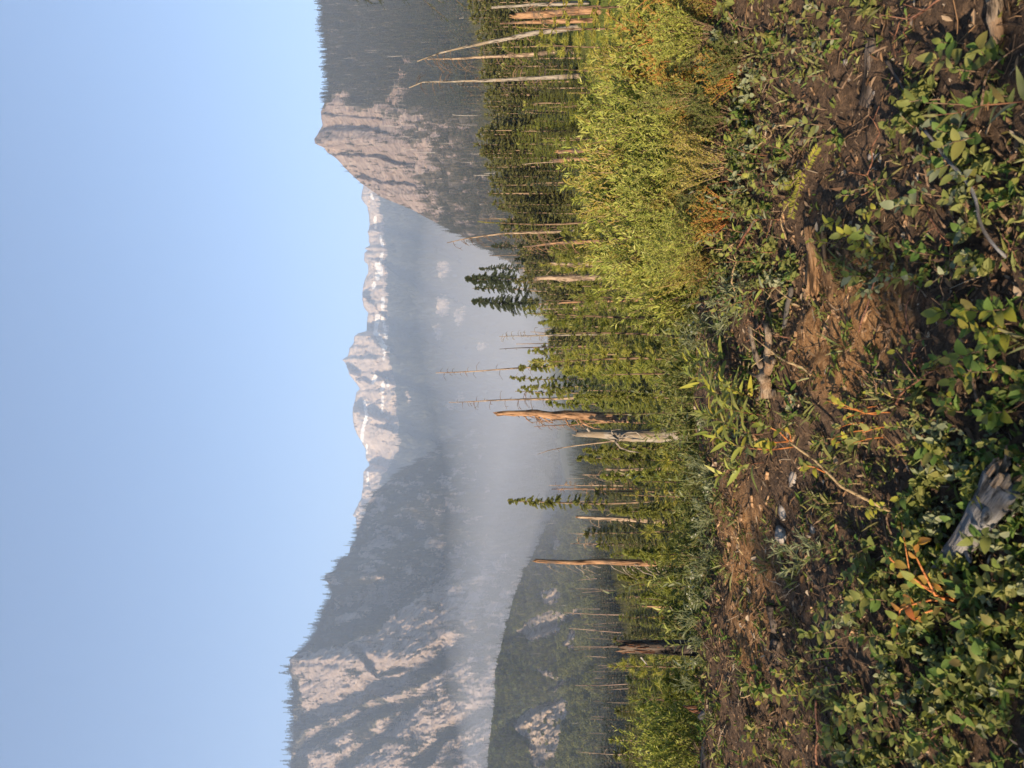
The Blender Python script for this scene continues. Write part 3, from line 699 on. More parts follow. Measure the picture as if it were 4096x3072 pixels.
def build_smoke(dens, yc, yh, hh, label):
    m, nt, out = new_mat('drifting_smoke')
    pv = N(nt, 'ShaderNodeVolumePrincipled')
    pv.inputs['Color'].default_value = (0.87, 0.91, 1.0, 1)
    pv.inputs['Density'].default_value = dens
    nt.links.new(pv.outputs[0], out.inputs['Volume'])
    # a long bank across the valley, thinning upwards
    xs = np.linspace(-2600, 2600, 60); vy = np.linspace(-1, 1, 33)
    tp = hh * (1 - np.abs(vy)) ** 1.25
    wx = 1 + 0.16 * np.sin(xs * .0041 + 1) + 0.10 * np.sin(xs * .011)
    top = np.stack([np.repeat(xs[:, None], 33, 1), yc + yh * vy[None, :] * (1 + .06 * np.sin(xs * .006))[:, None], -60 + tp[None, :] * wx[:, None]], -1)
    bot = top.copy(); bot[..., 2] = -150
    V = np.concatenate([top.reshape(-1, 3), bot.reshape(-1, 3)]); n = 60 * 33
    g1 = grid_quads(60, 33); Q = [g1, g1[:, ::-1] + n]
    for ring in ([i * 33 for i in range(60)], [i * 33 + 32 for i in range(59, -1, -1)], list(range(32, -1, -1)), [59 * 33 + i for i in range(33)]):
        Q.append(np.array([(a_, b_, b_ + n, a_ + n) for a_, b_ in zip(ring[:-1], ring[1:])]))
    Q = np.concatenate(Q)
    me = raw_mesh('smoke', V, None, Q, [m])
    bm = bmesh.new(); bm.from_mesh(me); bmesh.ops.recalc_face_normals(bm, faces=bm.faces[:]); bm.to_mesh(me); bm.free()
    o = link('smoke', me); tag(o, kind='stuff')
    o['label'] = label
build_smoke(0.00082, 1180, 860, 175, 'bank of pale smoke lying low across the valley')

# ------------------------------------------------------------------ tree makers
def conifer_parts(h, r, whorls, per, twigs, seed, droop=0.25, z0=0.12, taper=0.85, card=(0.34, 0.10), gap=0.0, trunk_r=None, top_bare=0.0, sides=6, hang=0.5):
    """trunk and crown of a tree that stands some way off: cards for twigs"""
    q = np.random.default_rng(seed)
    tr = trunk_r or h * 0.012
    tk = MB()
    zz = np.linspace(-0.03 * h, h, 7)
    sway = 0.006 * h
    ax = np.stack([sway * np.sin(zz / h * 3 + seed), sway * np.cos(zz / h * 2.3 + seed * 2), zz], -1)
    tk.tube(ax, np.linspace(tr, tr * 0.12, 7), sides)
    cr = MB()
    nb = whorls * per
    zb = np.repeat(np.linspace(z0, 0.97 - top_bare, whorls), per) + q.normal(0, 0.012, nb)
    az = q.random(nb) * 2 * math.pi
    ln = r * np.clip(1 - (zb - z0 * 0.5) / (1.02 - z0 * 0.5), 0.03, 1) ** taper * q.uniform(0.55, 1.15, nb)
    keep = q.random(nb) > gap
    zb, az, ln = zb[keep], az[keep], ln[keep]; nb = len(zb)
    p0 = np.stack([np.interp(zb * h, zz, ax[:, 0]), np.interp(zb * h, zz, ax[:, 1]), zb * h], -1)
    out = np.stack([np.cos(az), np.sin(az), np.zeros(nb)], -1)
    dr = droop * (1.1 - zb) * q.uniform(0.6, 1.4, nb) - 0.25 * sstep(0.75, 1, zb)
    f = q.random((nb, twigs)) * 0.85 + 0.12
    sgn = np.where(q.random((nb, twigs)) < 0.5, -1, 1)
    pos = p0[:, None] + out[:, None] * (ln[:, None] * f)[..., None]
    pos[..., 2] -= (ln * dr)[:, None] * f ** 1.4
    perp = np.stack([-np.sin(az), np.cos(az), np.zeros(nb)], -1)
    d = out[:, None] * 0.9 + perp[:, None] * (sgn * q.uniform(0.3, 1.1, (nb, twigs)))[..., None]
    d[..., 2] += q.normal(-0.35 * hang, 0.25, (nb, twigs))
    L = (card[0] * r * (0.45 + 0.6 * (1 - f)) * q.uniform(0.6, 1.3, f.shape)) * np.clip(ln / r, 0.25, 1)[:, None] ** 0.5
    nrm = np.stack([q.normal(0, .35, f.shape), q.normal(0, .35, f.shape), np.ones(f.shape)], -1)
    cr.leaves(pos.reshape(-1, 3), d.reshape(-1, 3), nrm.reshape(-1, 3), L.ravel(), (L * card[1] / card[0]).ravel(), fold=-0.3, shape='lance')
    # leader
    n = 5
    cr.leaves(np.repeat(ax[-1:] * np.array([1, 1, .95]), n, 0), np.stack([q.normal(0, .35, n), q.normal(0, .35, n), np.ones(n)], -1), q.normal(size=(n, 3)), 0.06 * h, 0.02 * h, shape='lance')
    return tk, cr

def sapling_parts(h, r, whorls, per, seed, kind='fir', lean=0.0, z0=0.05, nlen=0.022, density=1.0, upcurve=0.35, leader=0.12):
    """near young conifer: needles one by one"""
    q = np.random.default_rng(seed)
    tk = MB(); cr = MB()
    zz = np.linspace(-0.12, h, 12)
    ax = np.stack([lean * (zz / h) ** 2 * h + 0.01 * h * np.sin(zz * 2.1 + seed), 0.012 * h * np.sin(zz * 1.7 + seed * 1.3), zz], -1)
    tk.tube(ax, np.linspace(0.008 * h + 0.008, 0.004, 12), 7)
    axp = lambda z: np.stack([np.interp(z, zz, ax[:, 0]), np.interp(z, zz, ax[:, 1]), z], -1)
    nb = whorls * per
    zf = np.repeat(np.linspace(z0, 1 - leader, whorls), per) + q.normal(0, 0.008, nb)
    az = q.random(nb) * 2 * math.pi
    ln = r * np.clip(1.06 - zf, 0.06, 1) ** 0.8 * q.uniform(0.6, 1.15, nb)
    p0 = axp(zf * h)
    out = np.stack([np.cos(az), np.sin(az), np.zeros(nb)], -1); perp = np.stack([-np.sin(az), np.cos(az), np.zeros(nb)], -1)
    rise = (upcurve if kind == 'pine' else 0.05) + q.normal(0, 0.1, nb) + 0.5 * sstep(0.6, 1.0, zf)
    drp = 0.0 if kind == 'pine' else 0.32
    def bpt(i, f):
        b = p0[i] + out[i] * (ln[i] * f)[:, None]
        b[:, 2] += ln[i] * (rise[i] * f - drp * f * f)
        return b
    for i in range(nb):
        k = np.full(4, i); tk.tube(bpt(k, np.linspace(0, 0.97, 4)), np.linspace(0.0035, 0.0012, 4), 3, cap=False)
    # twigs along the branches
    tb, td, tl = [], [], []
    per_b = np.maximum(3, (ln / 0.034 * density).astype(int))
    idx = np.repeat(np.arange(nb), per_b); f = q.random(len(idx)) * 0.82 + 0.12
    b = bpt(idx, f); sg = np.where(q.random(len(idx)) < 0.5, -1, 1)
    d = out[idx] * q.uniform(0.5, 0.9, len(idx))[:, None] + perp[idx] * (sg * q.uniform(0.35, 0.9, len(idx)))[:, None]
    d[:, 2] += q.normal(0.25 if kind == 'pine' else -0.08, 0.18, len(idx))
    l = ln[idx] * (0.36 if kind == 'fir' else 0.26) * (1.15 - f) + 0.03
    tb.append(b); td.append(d); tl.append(l)
    # branch ends and leader
    e = np.arange(nb); tb.append(bpt(e, np.full(nb, 0.72))); dd = out * 0.9; dd[:, 2] += rise - drp; td.append(dd); tl.append(ln * 0.3 + 0.02)
    nl = 6; tb.append(axp(np.linspace(1 - leader, 0.985, nl) * h)); td.append(np.tile([[0.0, 0.05, 1.0]], (nl, 1)) + q.normal(0, .08, (nl, 3))); tl.append(np.full(nl, leader * h * 0.25))
    tb, td, tl = np.concatenate(tb), np.concatenate(td), np.concatenate(tl)
    td /= np.linalg.norm(td, axis=1)[:, None]
    nr = q.normal(0, .6, (len(tb), 3)) + [0, -.5, .8]
    cr.leaves(tb, td, nr, tl * (1.1 if kind == 'fir' else .9), np.clip(tl * .22, .010, .022) * (1 if kind == 'fir' else .8), fold=-.2, shape='lance')
    nn = np.maximum(7, (tl / nlen * (7 if kind == 'fir' else 8)).astype(int))
    j = np.repeat(np.arange(len(tb)), nn); ff = q.random(len(j))
    if kind == 'pine': ff = ff ** 0.6
    pos = tb[j] + td[j] * (tl[j] * ff)[:, None]
    rv = q.normal(size=(len(j), 3)); rv -= (rv * td[j]).sum(1)[:, None] * td[j]; rv /= np.linalg.norm(rv, axis=1)[:, None] + 1e-9
    if kind == 'fir': rv[:, 2] *= 0.45
    nd = td[j] * (0.75 if kind == 'fir' else 0.95) + rv * (0.8 if kind == 'fir' else 0.75)
    L = nlen * (1.0 if kind == 'fir' else 2.4) * q.uniform(0.7, 1.2, len(j))
    cr.needles(pos, nd, L * 1.15, 0.0078 if kind == 'fir' else 0.0066)
    return tk, cr

def shrub_parts(h, r, stems, seed, leaf=(0.055, 0.015), shape='lance', nbr=7, nlf=16, up=0.8, bias=None):
    """leafy shrub: stems, side shoots and leaves"""
    q = np.random.default_rng(seed)
    st = MB(); lf = MB()
    for i in range(stems):
        a = q.random() * 2 * math.pi; rr = r * math.sqrt(q.random()) * 0.95; hh = h * q.uniform(0.65, 1.08) * (1 - 0.3 * (rr / r) ** 2)
        b0 = np.array([math.cos(a), math.sin(a), 0]) * rr * 0.25; b0[2] = -0.05
        tip = np.array([math.cos(a) * rr, math.sin(a) * rr, hh])
        t = np.linspace(0, 1, 7)[:, None]
        ctrl = (b0 + tip) / 2 + np.array([q.normal(0, .06), q.normal(0, .06), 0.12 * h])
        pts = (1 - t) ** 2 * b0 + 2 * t * (1 - t) * ctrl + t * t * tip
        st.tube(pts, np.linspace(0.007, 0.0018, 7), 4, cap=False)
        bs = [(0.35, pts)]
        ft = q.uniform(0.2, 0.98, nbr)
        for f in ft:
            k = min(5, int(f * 6)); bp = pts[k] + (pts[k + 1] - pts[k]) * (f * 6 - k)
            aa = q.random() * 2 * math.pi
            dv = np.array([math.cos(aa) * 0.75, math.sin(aa) * 0.75, up + q.normal(0, .15)]); dv /= np.linalg.norm(dv)
            ll = h * q.uniform(0.12, 0.28) * (1.15 - 0.4 * f)
            tt = np.linspace(0, 1, 4)[:, None]
            bpts = bp + dv * ll * tt + np.array([0, 0, 0.06 * ll]) * tt ** 2
            st.tube(bpts, np.linspace(0.0026, 0.001, 4), 3, cap=False)
            bs.append((1.0, bpts))
        for w, bp in bs:
            n = max(3, int(nlf * (1.0 if w == 1.0 else 1.1)))
            u = (q.random(n) if w == 1.0 else 0.45 + 0.55 * q.random(n)) * (len(bp) - 1) * 0.999
            k = u.astype(int); pos = bp[k] + (bp[k + 1] - bp[k]) * (u - k)[:, None]
            ax = bp[-1] - bp[0]; ax = ax / np.linalg.norm(ax)
            rv = q.normal(size=(n, 3)); rv /= np.linalg.norm(rv, axis=1)[:, None]
            d = ax * 0.75 + rv * 0.8; d[:, 2] += 0.25
            nr = q.normal(size=(n, 3)) * 0.6 + np.array([0, 0, 0.8])
            L = leaf[0] * q.uniform(0.6, 1.25, n)
            lf.leaves(pos, d, nr, L, L * leaf[1] / leaf[0], fold=0.2, shape=shape, curl=0.12)
    return st, lf

def thing_from(name, parts, loc, rz=0.0, scale=1.0, label=None, cat=None, group=None):
    """parts: list of (part name, MB or mesh, material, smooth)"""
    root = empty(name, loc, rz); root.scale = (scale,) * 3
    for pn, mb, mt, sm in parts:
        me = mb if isinstance(mb, bpy.types.Mesh) else mb.mesh(pn, mt, sm)
        link(pn, me, root)
    return tag(root, label, cat, group)

# ------------------------------------------------------------------ scattered woods (seen as one mass)
PROTO = bpy.data.collections.new('wood_prototypes')      # not linked into the scene: only a source of shapes
def proto_collection(name, metas):
    c = bpy.data.collections.new(name)
    for i, me in enumerate(metas):
        c.objects.link(bpy.data.objects.new('%s_shape' % name, me))
    return c

def joined(name, tk, cr, mt, mc):
    V = np.concatenate(tk.V + cr.V); nt = tk.n
    T = [np.concatenate(tk.T)] if tk.T else []; tmi = [np.zeros(len(T[0]), np.int32)] if T else []
    if cr.T: t2 = np.concatenate(cr.T) + nt; T.append(t2); tmi.append(np.ones(len(t2), np.int32))
    Q = [np.concatenate(tk.Q)]; qmi = [np.zeros(len(Q[0]), np.int32)]
    if cr.Q: q2 = np.concatenate(cr.Q) + nt; Q.append(q2); qmi.append(np.ones(len(q2), np.int32))
    return raw_mesh(name, V, np.concatenate(T) if T else None, np.concatenate(Q), [mt, mc], np.concatenate(tmi) if T else None, np.concatenate(qmi))

def scatter_object(name, label, pts, scales, coll, seed=0):
    q = np.random.default_rng(seed)
    me = bpy.data.meshes.new(name)
    pts = np.asarray(pts, np.float32)
    me.vertices.add(len(pts)); me.vertices.foreach_set('co', pts.ravel())
    a = me.attributes.new('sc', 'FLOAT', 'POINT'); a.data.foreach_set('value', np.asarray(scales, np.float32))
    b = me.attributes.new('rz', 'FLOAT', 'POINT'); b.data.foreach_set('value', q.random(len(pts)).astype(np.float32) * 6.283)
    o = link(name, me)
    g = bpy.data.node_groups.new(name + '_nodes', 'GeometryNodeTree')
    g.interface.new_socket('Geometry', in_out='INPUT', socket_type='NodeSocketGeometry')
    g.interface.new_socket('Geometry', in_out='OUTPUT', socket_type='NodeSocketGeometry')
    gi = g.nodes.new('NodeGroupInput'); go = g.nodes.new('NodeGroupOutput')
    ip = g.nodes.new('GeometryNodeInstanceOnPoints'); ci = g.nodes.new('GeometryNodeCollectionInfo')
    ci.inputs[0].default_value = coll; ci.inputs['Separate Children'].default_value = True; ci.inputs['Reset Children'].default_value = True
    ip.inputs['Pick Instance'].default_value = True
    s1 = g.nodes.new('GeometryNodeInputNamedAttribute'); s1.data_type = 'FLOAT'; s1.inputs['Name'].default_value = 'sc'
    s2 = g.nodes.new('GeometryNodeInputNamedAttribute'); s2.data_type = 'FLOAT'; s2.inputs['Name'].default_value = 'rz'
    cx = g.nodes.new('ShaderNodeCombineXYZ')
    L = g.links.new
    L(gi.outputs[0], ip.inputs['Points']); L(ci.outputs[0], ip.inputs['Instance'])
    L(s2.outputs[0], cx.inputs[2]); L(cx.outputs[0], ip.inputs['Rotation']); L(s1.outputs[0], ip.inputs['Scale'])
    L(ip.outputs[0], go.inputs[0])
    md = o.modifiers.new('scatter', 'NODES'); md.node_group = g
    tag(o, label, None, None, 'stuff')
    return o

def far_trees(mat, n=4, seed=0, h=1.0, r=0.14, fine=False, **kw):
    out = []
    for i in range(n):
        tk, cr = conifer_parts(h, r * (0.8 + 0.15 * i), *((15, 7, 10) if fine else (11, 6, 5)), seed + i, droop=0.35, z0=0.06, card=(.5, .15) if fine else (1.05, 0.55), hang=0.9, **kw)
        out.append(joined('far_fir', tk, cr, M['bark_live'], mat))
    return out
FAR = proto_collection('far_fir', far_trees(M['fir_far'], seed=3))
YOUNG = proto_collection('young_fir', far_trees(M['fir_young'], seed=30, r=0.2, fine=True))
def bush_mesh(seed, mat, fine=False):
    st, lf = shrub_parts(1.0, 0.7, *((9, seed) if not fine else (16, seed)), **(dict(leaf=(0.2, 0.10), shape='oval', nbr=5, nlf=7) if not fine else dict(leaf=(0.085, 0.024), shape='lance', nbr=8, nlf=15)))
    return joined('bush', st, lf, M['stem_brown'], mat)
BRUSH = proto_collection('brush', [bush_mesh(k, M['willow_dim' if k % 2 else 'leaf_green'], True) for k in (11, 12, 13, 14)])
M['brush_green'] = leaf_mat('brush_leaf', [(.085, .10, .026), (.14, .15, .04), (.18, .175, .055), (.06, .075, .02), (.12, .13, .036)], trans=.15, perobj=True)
BUSH = proto_collection('bush', [bush_mesh(k, M['brush_green']) for k in (1, 2, 3)])

def jit(n, lo, hi, seed): return np.random.default_rng(seed).uniform(lo, hi, n)
def ridge(m, n, y0, y1, seed, rock=0.15):
    return m.scatter(n, lambda X, Y, rk, sn, ea, t: np.where(rk > .5, rock, 1.0), y0=y0, y1=y1, tmin=0.975, tmax=0.9999, seed=seed)
v, X, Y = mC.scatter(60000, lambda X, Y, rk, sn, ea, t: np.where(rk > .5, 0.0, np.where(X > 1950, 0.25, 0.55)) * (.3 + .7 * (fbm(X / 14, Y / 14, 5.5, 3) > -.1)) * (X > treeline(Y) - 12), y0=700, y1=2150, seed=5)
scatter_object('far_forest', 'hazy forest of distant firs covering the slope under the far range', v - [0, 0, 1], jit(len(v), 14, 34, 1), FAR, 1)
v, X, Y = mA.scatter(38000, lambda X, Y, rk, sn, ea, t: np.where(rk > .5, 0.05, np.where(Y < 2350, .5, .7)) * (.35 + .65 * (fbm(X / 17, Y / 17, 3.3, 3) > -.12)), y1=3600, seed=6)
scatter_object('left_mountain_forest', 'dark firs filling the gullies and ridges of the left mountain', v - [0, 0, .6], jit(len(v), 11, 30, 2), FAR, 2)
v, X, Y = ridge(mA, 1150, 1580, 3600, 61)
scatter_object('left_ridge_trees', 'firs standing along the crest of the left mountain', v - [0, 0, .6], jit(len(v), 12, 34, 6) * np.where(np.random.default_rng(8).random(len(v)) < .5, .6, 1), FAR, 21)
v, X, Y = mD.scatter(38000, lambda X, Y, rk, sn, ea, t: np.where(rk > .5, 0.04, np.where(ea > .5, 0.08, np.where(Y > 420, 0.22, 0.7))) * (.35 + .65 * (fbm(X / 17, Y / 17, 3.3, 3) > -.12)), y0=-550, seed=7)
scatter_object('right_mountain_forest', 'dense grey green firs on the hazy right mountain', v - [0, 0, .5], jit(len(v), 8, 24, 3) * np.where(Y > 430, 0.6, 1.0), FAR, 3)
v, X, Y = ridge(mD, 560, -550, 800, 62, 0.05)
scatter_object('right_ridge_trees', 'firs standing along the crest of the right mountain', v - [0, 0, .5], jit(len(v), 9, 21, 7) * np.where(Y > 400, 0.6, 1.0), FAR, 22)
v, X, Y = mB.scatter(29000, lambda X, Y, rk, sn, ea, t: np.where(rk > .5, 0.03, np.where(X < 2250, 0.55, 0.9)), y0=1800, y1=3600, seed=8)
tall = (np.random.default_rng(4).random(len(v)) < np.where(X < 2240, 0.5, np.where(X > 2400, 0.35, 0.07)))
scatter_object('foothill_wood', 'young firs standing on the left foothill', v[tall] - [0, 0, .3], jit(tall.sum(), 4, 9, 4), FAR, 4)
scatter_object('foothill_brush', 'low green brush carpeting the left foothill', v[~tall] - [0, 0, .5], jit((~tall).sum(), 2.2, 4.8, 5), BUSH, 5)

# ------------------------------------------------------------------ snags
def snag(label, path, D, wid, mat='bark_tan', nbr=8, blen=40, droop=0.6, side=0, seed=1, name='snag', tip=True, group=None, bz=(0.05, 0.85), cat='dead tree', burn=None, splint=0.10, bthick=1.0, arch=0.0):
    """dead trunk traced by photo pixels [(X, Y) from top to base] at distance D, standing on the ground; wid = trunk width in pixels at top and base"""
    q = np.random.default_rng(seed)
    pts = [P(X, Y, D) for X, Y in path]
    last = pts[-1]; zg = gz1(last[0], D) - 0.15
    dirv = last - pts[-2]; dirv = dirv / abs(dirv[2])
    if last[2] > zg: pts.append(last + dirv * np.array([.6, .6, 1]) * (last[2] - zg))
    pts = np.array(pts[::-1]); base = pts[0].copy(); base[2] += 0.15
    seg = np.concatenate([[0], np.cumsum(np.linalg.norm(np.diff(pts, axis=0), axis=1))]); Lh = seg[-1]
    n = max(10, int(Lh / 0.22)) if Lh < 9 else 40
    s_ = np.linspace(0, Lh, n)
    ax = np.stack([np.interp(s_, seg, pts[:, k]) for k in range(3)], -1) - base
    wob = wid[1] * D / F * 0.12
    ax[:, 0] += wob * vnoise(s_ * 1.3, seed * 3.7); ax[:, 1] += wob * vnoise(s_ * 1.3, seed * 5.1 + 40)
    vis = np.clip((s_ - (Lh - (P(path[0][0], 0, D)[2] - P(path[-1][0], 0, D)[2]))) / max(0.01, P(path[0][0], 0, D)[2] - P(path[-1][0], 0, D)[2]), 0, 1)
    r = (wid[1] + (wid[0] - wid[1]) * vis) * D / F * 0.5
    r = r * (1 + 0.25 * np.exp(-s_ / (0.06 * Lh + .1)))
    root = empty(name, base)
    tag(root, label, cat, group)
    big = wid[1] * D / F > 0.16
    t = MB(); t.tube(ax, r, 14 if big else 8, noise=0.30 if big else 0.22, seed=seed, splinter=(splint * Lh if tip is False else 0))
    t.build('trunk', M[mat], root, smooth=True)
    bm = M[burn] if burn else M[mat]
    for i in range(int(nbr * 1.4)):
        f = 1 - q.uniform(*bz) * (P(path[0][0], 0, D)[2] - P(path[-1][0], 0, D)[2]) / Lh
        k = f * (n - 1); k0 = min(n - 2, int(k)); p = ax[k0] + (ax[k0 + 1] - ax[k0]) * (k - k0)
        az = q.uniform(-0.5, 0.5) + (math.pi if (side < 0 or (side == 0 and q.random() < .5)) else 0) if q.random() < 0.8 else q.uniform(0, 6.28)
        L = blen * D / F * q.uniform(0.35, 1.5) * (0.55 + 0.75 * (1 - f) ** 0.4)
        o = np.array([math.cos(az), math.sin(az) * 0.8, 0])
        u = np.linspace(0, 1, 7)[:, None]
        dr = droop * q.uniform(0.5, 1.5); ri = q.uniform(-0.1, 0.35) + arch
        bp = p + o * L * (u - 0.15 * u ** 2 - arch * 0.25 * u ** 3) + np.array([0, 0, 1]) * L * (ri * u - (dr + arch) * u ** 2) + q.normal(0, 0.035 * L, (7, 3)) * u
        br = max(0.00042 * D, r[k0] * 0.3 * bthick) * q.uniform(0.7, 1.2)
        b = MB(); b.tube(bp, np.linspace(br, br * 0.35, 7), 5)
        tws = []
        for _ in range(q.integers(0, 4)):
            kk = q.integers(2, 6); tv = q.normal(size=3); tv[2] -= 0.4; tv /= np.linalg.norm(tv)
            tws.append(MB().tube(np.array([bp[kk], bp[kk] + tv * L * 0.14, bp[kk] + tv * L * 0.26 + np.array([0, 0, -0.05 * L])]), [br * .6, br * .45, br * .3], 4))
        bo = b.build('branch', bm, root)
        for tw_ in tws: tw_.build('twig', bm, bo)
    if tip is False:      # torn wood at the broken top
        w = MB(); top = ax[-1]
        for i in range(7):
            a = q.uniform(0, 6.28); rr = r[-1] * q.uniform(.3, .9)
            p = top + np.array([math.cos(a) * rr, math.sin(a) * rr, -r[-1]])
            hh = r[-1] * q.uniform(1.0, 3.6)
            w.tube(np.array([p, p + [0, 0, hh * .6], p + [q.normal(0, .1) * hh, q.normal(0, .1) * hh, hh]]), [r[-1] * .35, r[-1] * .22, r[-1] * .04], 5)
        w.build('splintered_top', M['wood_orange'] if mat in ('bark_orange', 'bark_tan') else M[mat], root)
    return root

snag('bent dead trunk with peeling dark bark leaning over a straight snag', [(1668, 246), (1760, 212), (1860, 188), (1950, 170), (2030, 153), (2120, 136), (2240, 118)], 34, (4, 20), 'bark_grey', 9, 60, 0.9, -1, 3, burn='bark_dark')
snag('straight smooth tan snag crossed at its top by a bent trunk', [(1708, 238), (1990, 226), (2250, 207)], 37, (4, 19), 'bark_tan', 14, 60, 0.9, -1, 4, burn='stem_brown')
snag('tall thin snag bristling with short dark branches, its tip bent aside', [(1636, 352), (1690, 328), (1760, 326), (1900, 324), (2290, 306)], 36, (4, 18), 'bark_grey', 34, 52, 0.55, 0, 5, burn='bark_dark')
snag('thick broken trunk with an orange torn top among feathery firs', [(2068, 62), (2260, 48)], 24, (26, 34), 'bark_orange', 4, 40, .6, 0, 6, tip=False, splint=.03)
snag('tapering brown snag beside the thick orange topped trunk', [(2000, 94), (2240, 86)], 27, (5, 18), 'bark_orange', 3, 40, .6, 0, 7)
snag('pale trunk standing behind the drooping fir branch', [(1966, 30), (2060, 24), (2200, 16)], 30, (8, 15), 'bark_grey', 8, 30, .6, -1, 8)
snag('short crooked pale stub on the wooded slope', [(2164, 460), (2210, 458), (2244, 450)], 60, (9, 12), 'bark_tan', 1, 20, .6, 0, 9)
snag('small forked pale snag above the fir tops', [(2210, 243), (2290, 240)], 40, (4, 12), 'bark_tan', 5, 24, .2, 1, 10)
snag('orange broken trunk with a long thin spike rising beside it', [(2214, 645), (2390, 635)], 28, (14, 17), 'bark_orange', 4, 36, .7, -1, 11, tip=False, splint=.02)
snag('thin bare spike rising over the orange broken trunk', [(2088, 657), (2150, 652), (2260, 646)], 29, (2, 6), 'bark_tan', 7, 18, .5, -1, 12)
snag('short square broken stub next to the orange broken trunk', [(2234, 606), (2320, 602)], 32, (14, 17), 'bark_orange', 0, 10, .5, 0, 13, tip=False, splint=.02)
snag('curved thin dead tree with a twiggy bent tip', [(1788, 972), (1850, 958), (1920, 946), (2000, 936), (2100, 932), (2260, 926)], 40, (3, 12), 'bark_tan', 22, 42, .8, -1, 14, burn='stem_brown')
snag('leaning rough brown snag with hanging dead twigs', [(2092, 988), (2200, 976), (2330, 966)], 33, (4, 17), 'bark_orange', 14, 44, 1.2, -1, 15)
snag('short pale hollow stub behind the bright fir sapling', [(2208, 1056), (2310, 1056)], 30, (15, 17), 'bark_tan', 2, 18, .3, 0, 16, tip=False, splint=.02)
snag('forked pale trunk with a torn top and two side stubs', [(2144, 1114), (2300, 1110)], 30, (16, 24), 'bark_tan', 5, 40, 1.2, 0, 17, tip=False, splint=.03)
snag('slim cracked orange snag behind the pine saplings', [(2236, 1212), (2400, 1204)], 26, (5, 13), 'bark_orange', 6, 34, .4, 1, 18)
snag('pair of thin sticks leaning together, the upright one', [(2152, 1236), (2290, 1234)], 38, (3, 6), 'bark_tan', 2, 16, .4, 0, 19)
snag('pair of thin sticks leaning together, the slanted one', [(2160, 1262), (2260, 1238), (2300, 1228)], 38.5, (2, 5), 'bark_tan', 1, 16, .4, 0, 20)
snag('thin grey snag with arching twigs behind a fir leader', [(1996, 1346), (2240, 1340)], 48, (2, 7), 'bark_grey', 18, 34, .2, 0, 21, arch=.6)
snag('dark tipped slender snag rising out of the firs', [(1998, 1396), (2060, 1392), (2350, 1384)], 40, (2, 9), 'bark_dark', 9, 18, .4, -1, 22)
snag('thin snag with a few bare upswept branches beside the big orange trunk', [(1796, 1610), (1880, 1606), (2000, 1600), (2300, 1592)], 42, (2, 12), 'bark_tan', 22, 36, .35, 0, 23, burn='stem_brown')
snag('massive orange barked broken trunk, thickest of the snags', [(1990, 1655), (2020, 1652), (2200, 1658), (2440, 1668)], 30, (18, 40), 'bark_orange', 12, 46, 1.0, -1, 24, tip=False, splint=.02, bz=(.15, .75))
snag('slim brown snag leaning just left of the massive orange trunk', [(2128, 1690), (2220, 1680), (2340, 1672)], 34, (2, 8), 'bark_orange', 9, 26, .8, -1, 25)
snag('thin brown snag with hanging twigs left of the massive orange trunk', [(2136, 1707), (2300, 1698), (2400, 1690)], 36, (2, 7), 'bark_orange', 14, 26, 1.0, -1, 26)
g = snag('bleached grey broken trunk with antler shaped branches', [(2316, 1740), (2440, 1742), (2650, 1740)], 17, (24, 56), 'bark_grey', 0, 50, .8, 0, 27, tip=False, splint=.03)
gq = np.array(g.location)
for k, ps in enumerate(([(2470, 1758), (2450, 1735), (2445, 1722), (2490, 1716)], [(2470, 1758), (2500, 1730), (2545, 1728), (2580, 1760)], [(2465, 1762), (2440, 1758), (2430, 1752)], [(2462, 1765), (2480, 1790), (2520, 1805), (2565, 1810)], [(2475, 1760), (2510, 1745), (2530, 1750)], [(2360, 1726), (2348, 1716), (2356, 1708)])):
    pp = np.array([P(a, b, 16.75 - .06 * k) for a, b in ps]) - gq
    MB().tube(pp, np.linspace(.034, .012, len(pp)), 6).build('branch', M['bark_grey'], g, smooth=True)
snag('long thin bare pole leaning past the bleached grey trunk', [(2150, 1817), (2200, 1800), (2300, 1783), (2440, 1766)], 30, (2, 6), 'bark_tan', 6, 12, .6, -1, 28)
snag('short brown broken stem beside the leaning pole', [(2438, 1794), (2540, 1790)], 27, (6, 9), 'bark_orange', 2, 14, .5, 0, 29)
snag('pale yellow broken stub standing in the firs', [(2426, 1878), (2480, 1878), (2600, 1874)], 26, (9, 14), 'bark_tan', 3, 20, .4, 0, 30, tip=False, splint=.02)
snag('small snag with curling twigs right of the twin poles', [(2328, 1900), (2520, 1900)], 30, (3, 8), 'bark_tan', 16, 28, 1.2, -1, 31)
snag('straight thin pole with curled twigs, right one of a pair', [(2196, 1942), (2580, 1942)], 33, (2, 6), 'bark_tan', 18, 24, .2, 1, 32, arch=.7)
snag('straight thin pole with curled twigs, left one of a pair', [(2206, 1957), (2400, 1955), (2640, 1952)], 31, (3, 12), 'bark_orange', 22, 26, .5, 0, 33, arch=.6)
snag('weathered broken trunk with a hooked branch near its top', [(2312, 2068), (2400, 2074), (2660, 2082)], 25, (11, 23), 'bark_tan', 7, 40, .8, -1, 34, tip=False, splint=.02)
snag('slender dead fir with rows of thin arching twigs', [(2282, 2174), (2400, 2176), (2680, 2178)], 30, (2, 9), 'bark_tan', 40, 34, .3, 0, 35, arch=.5)
snag('tall bark covered snag with long crooked branches on one side', [(2146, 2244), (2300, 2248), (2500, 2250), (2740, 2252)], 21, (14, 31), 'bark_orange', 18, 62, 1.0, -1, 36, tip=False, splint=.012, burn='bark_grey', bthick=.8)
snag('short leaning dead stem with hanging twigs near the bank', [(2568, 2424), (2640, 2428), (2740, 2432)], 17, (7, 13), 'bark_orange', 14, 30, 1.2, -1, 37)
snag('thin dead stem behind the short leaning one', [(2636, 2396), (2740, 2400)], 20, (3, 8), 'bark_orange', 3, 14, .6, 0, 38)

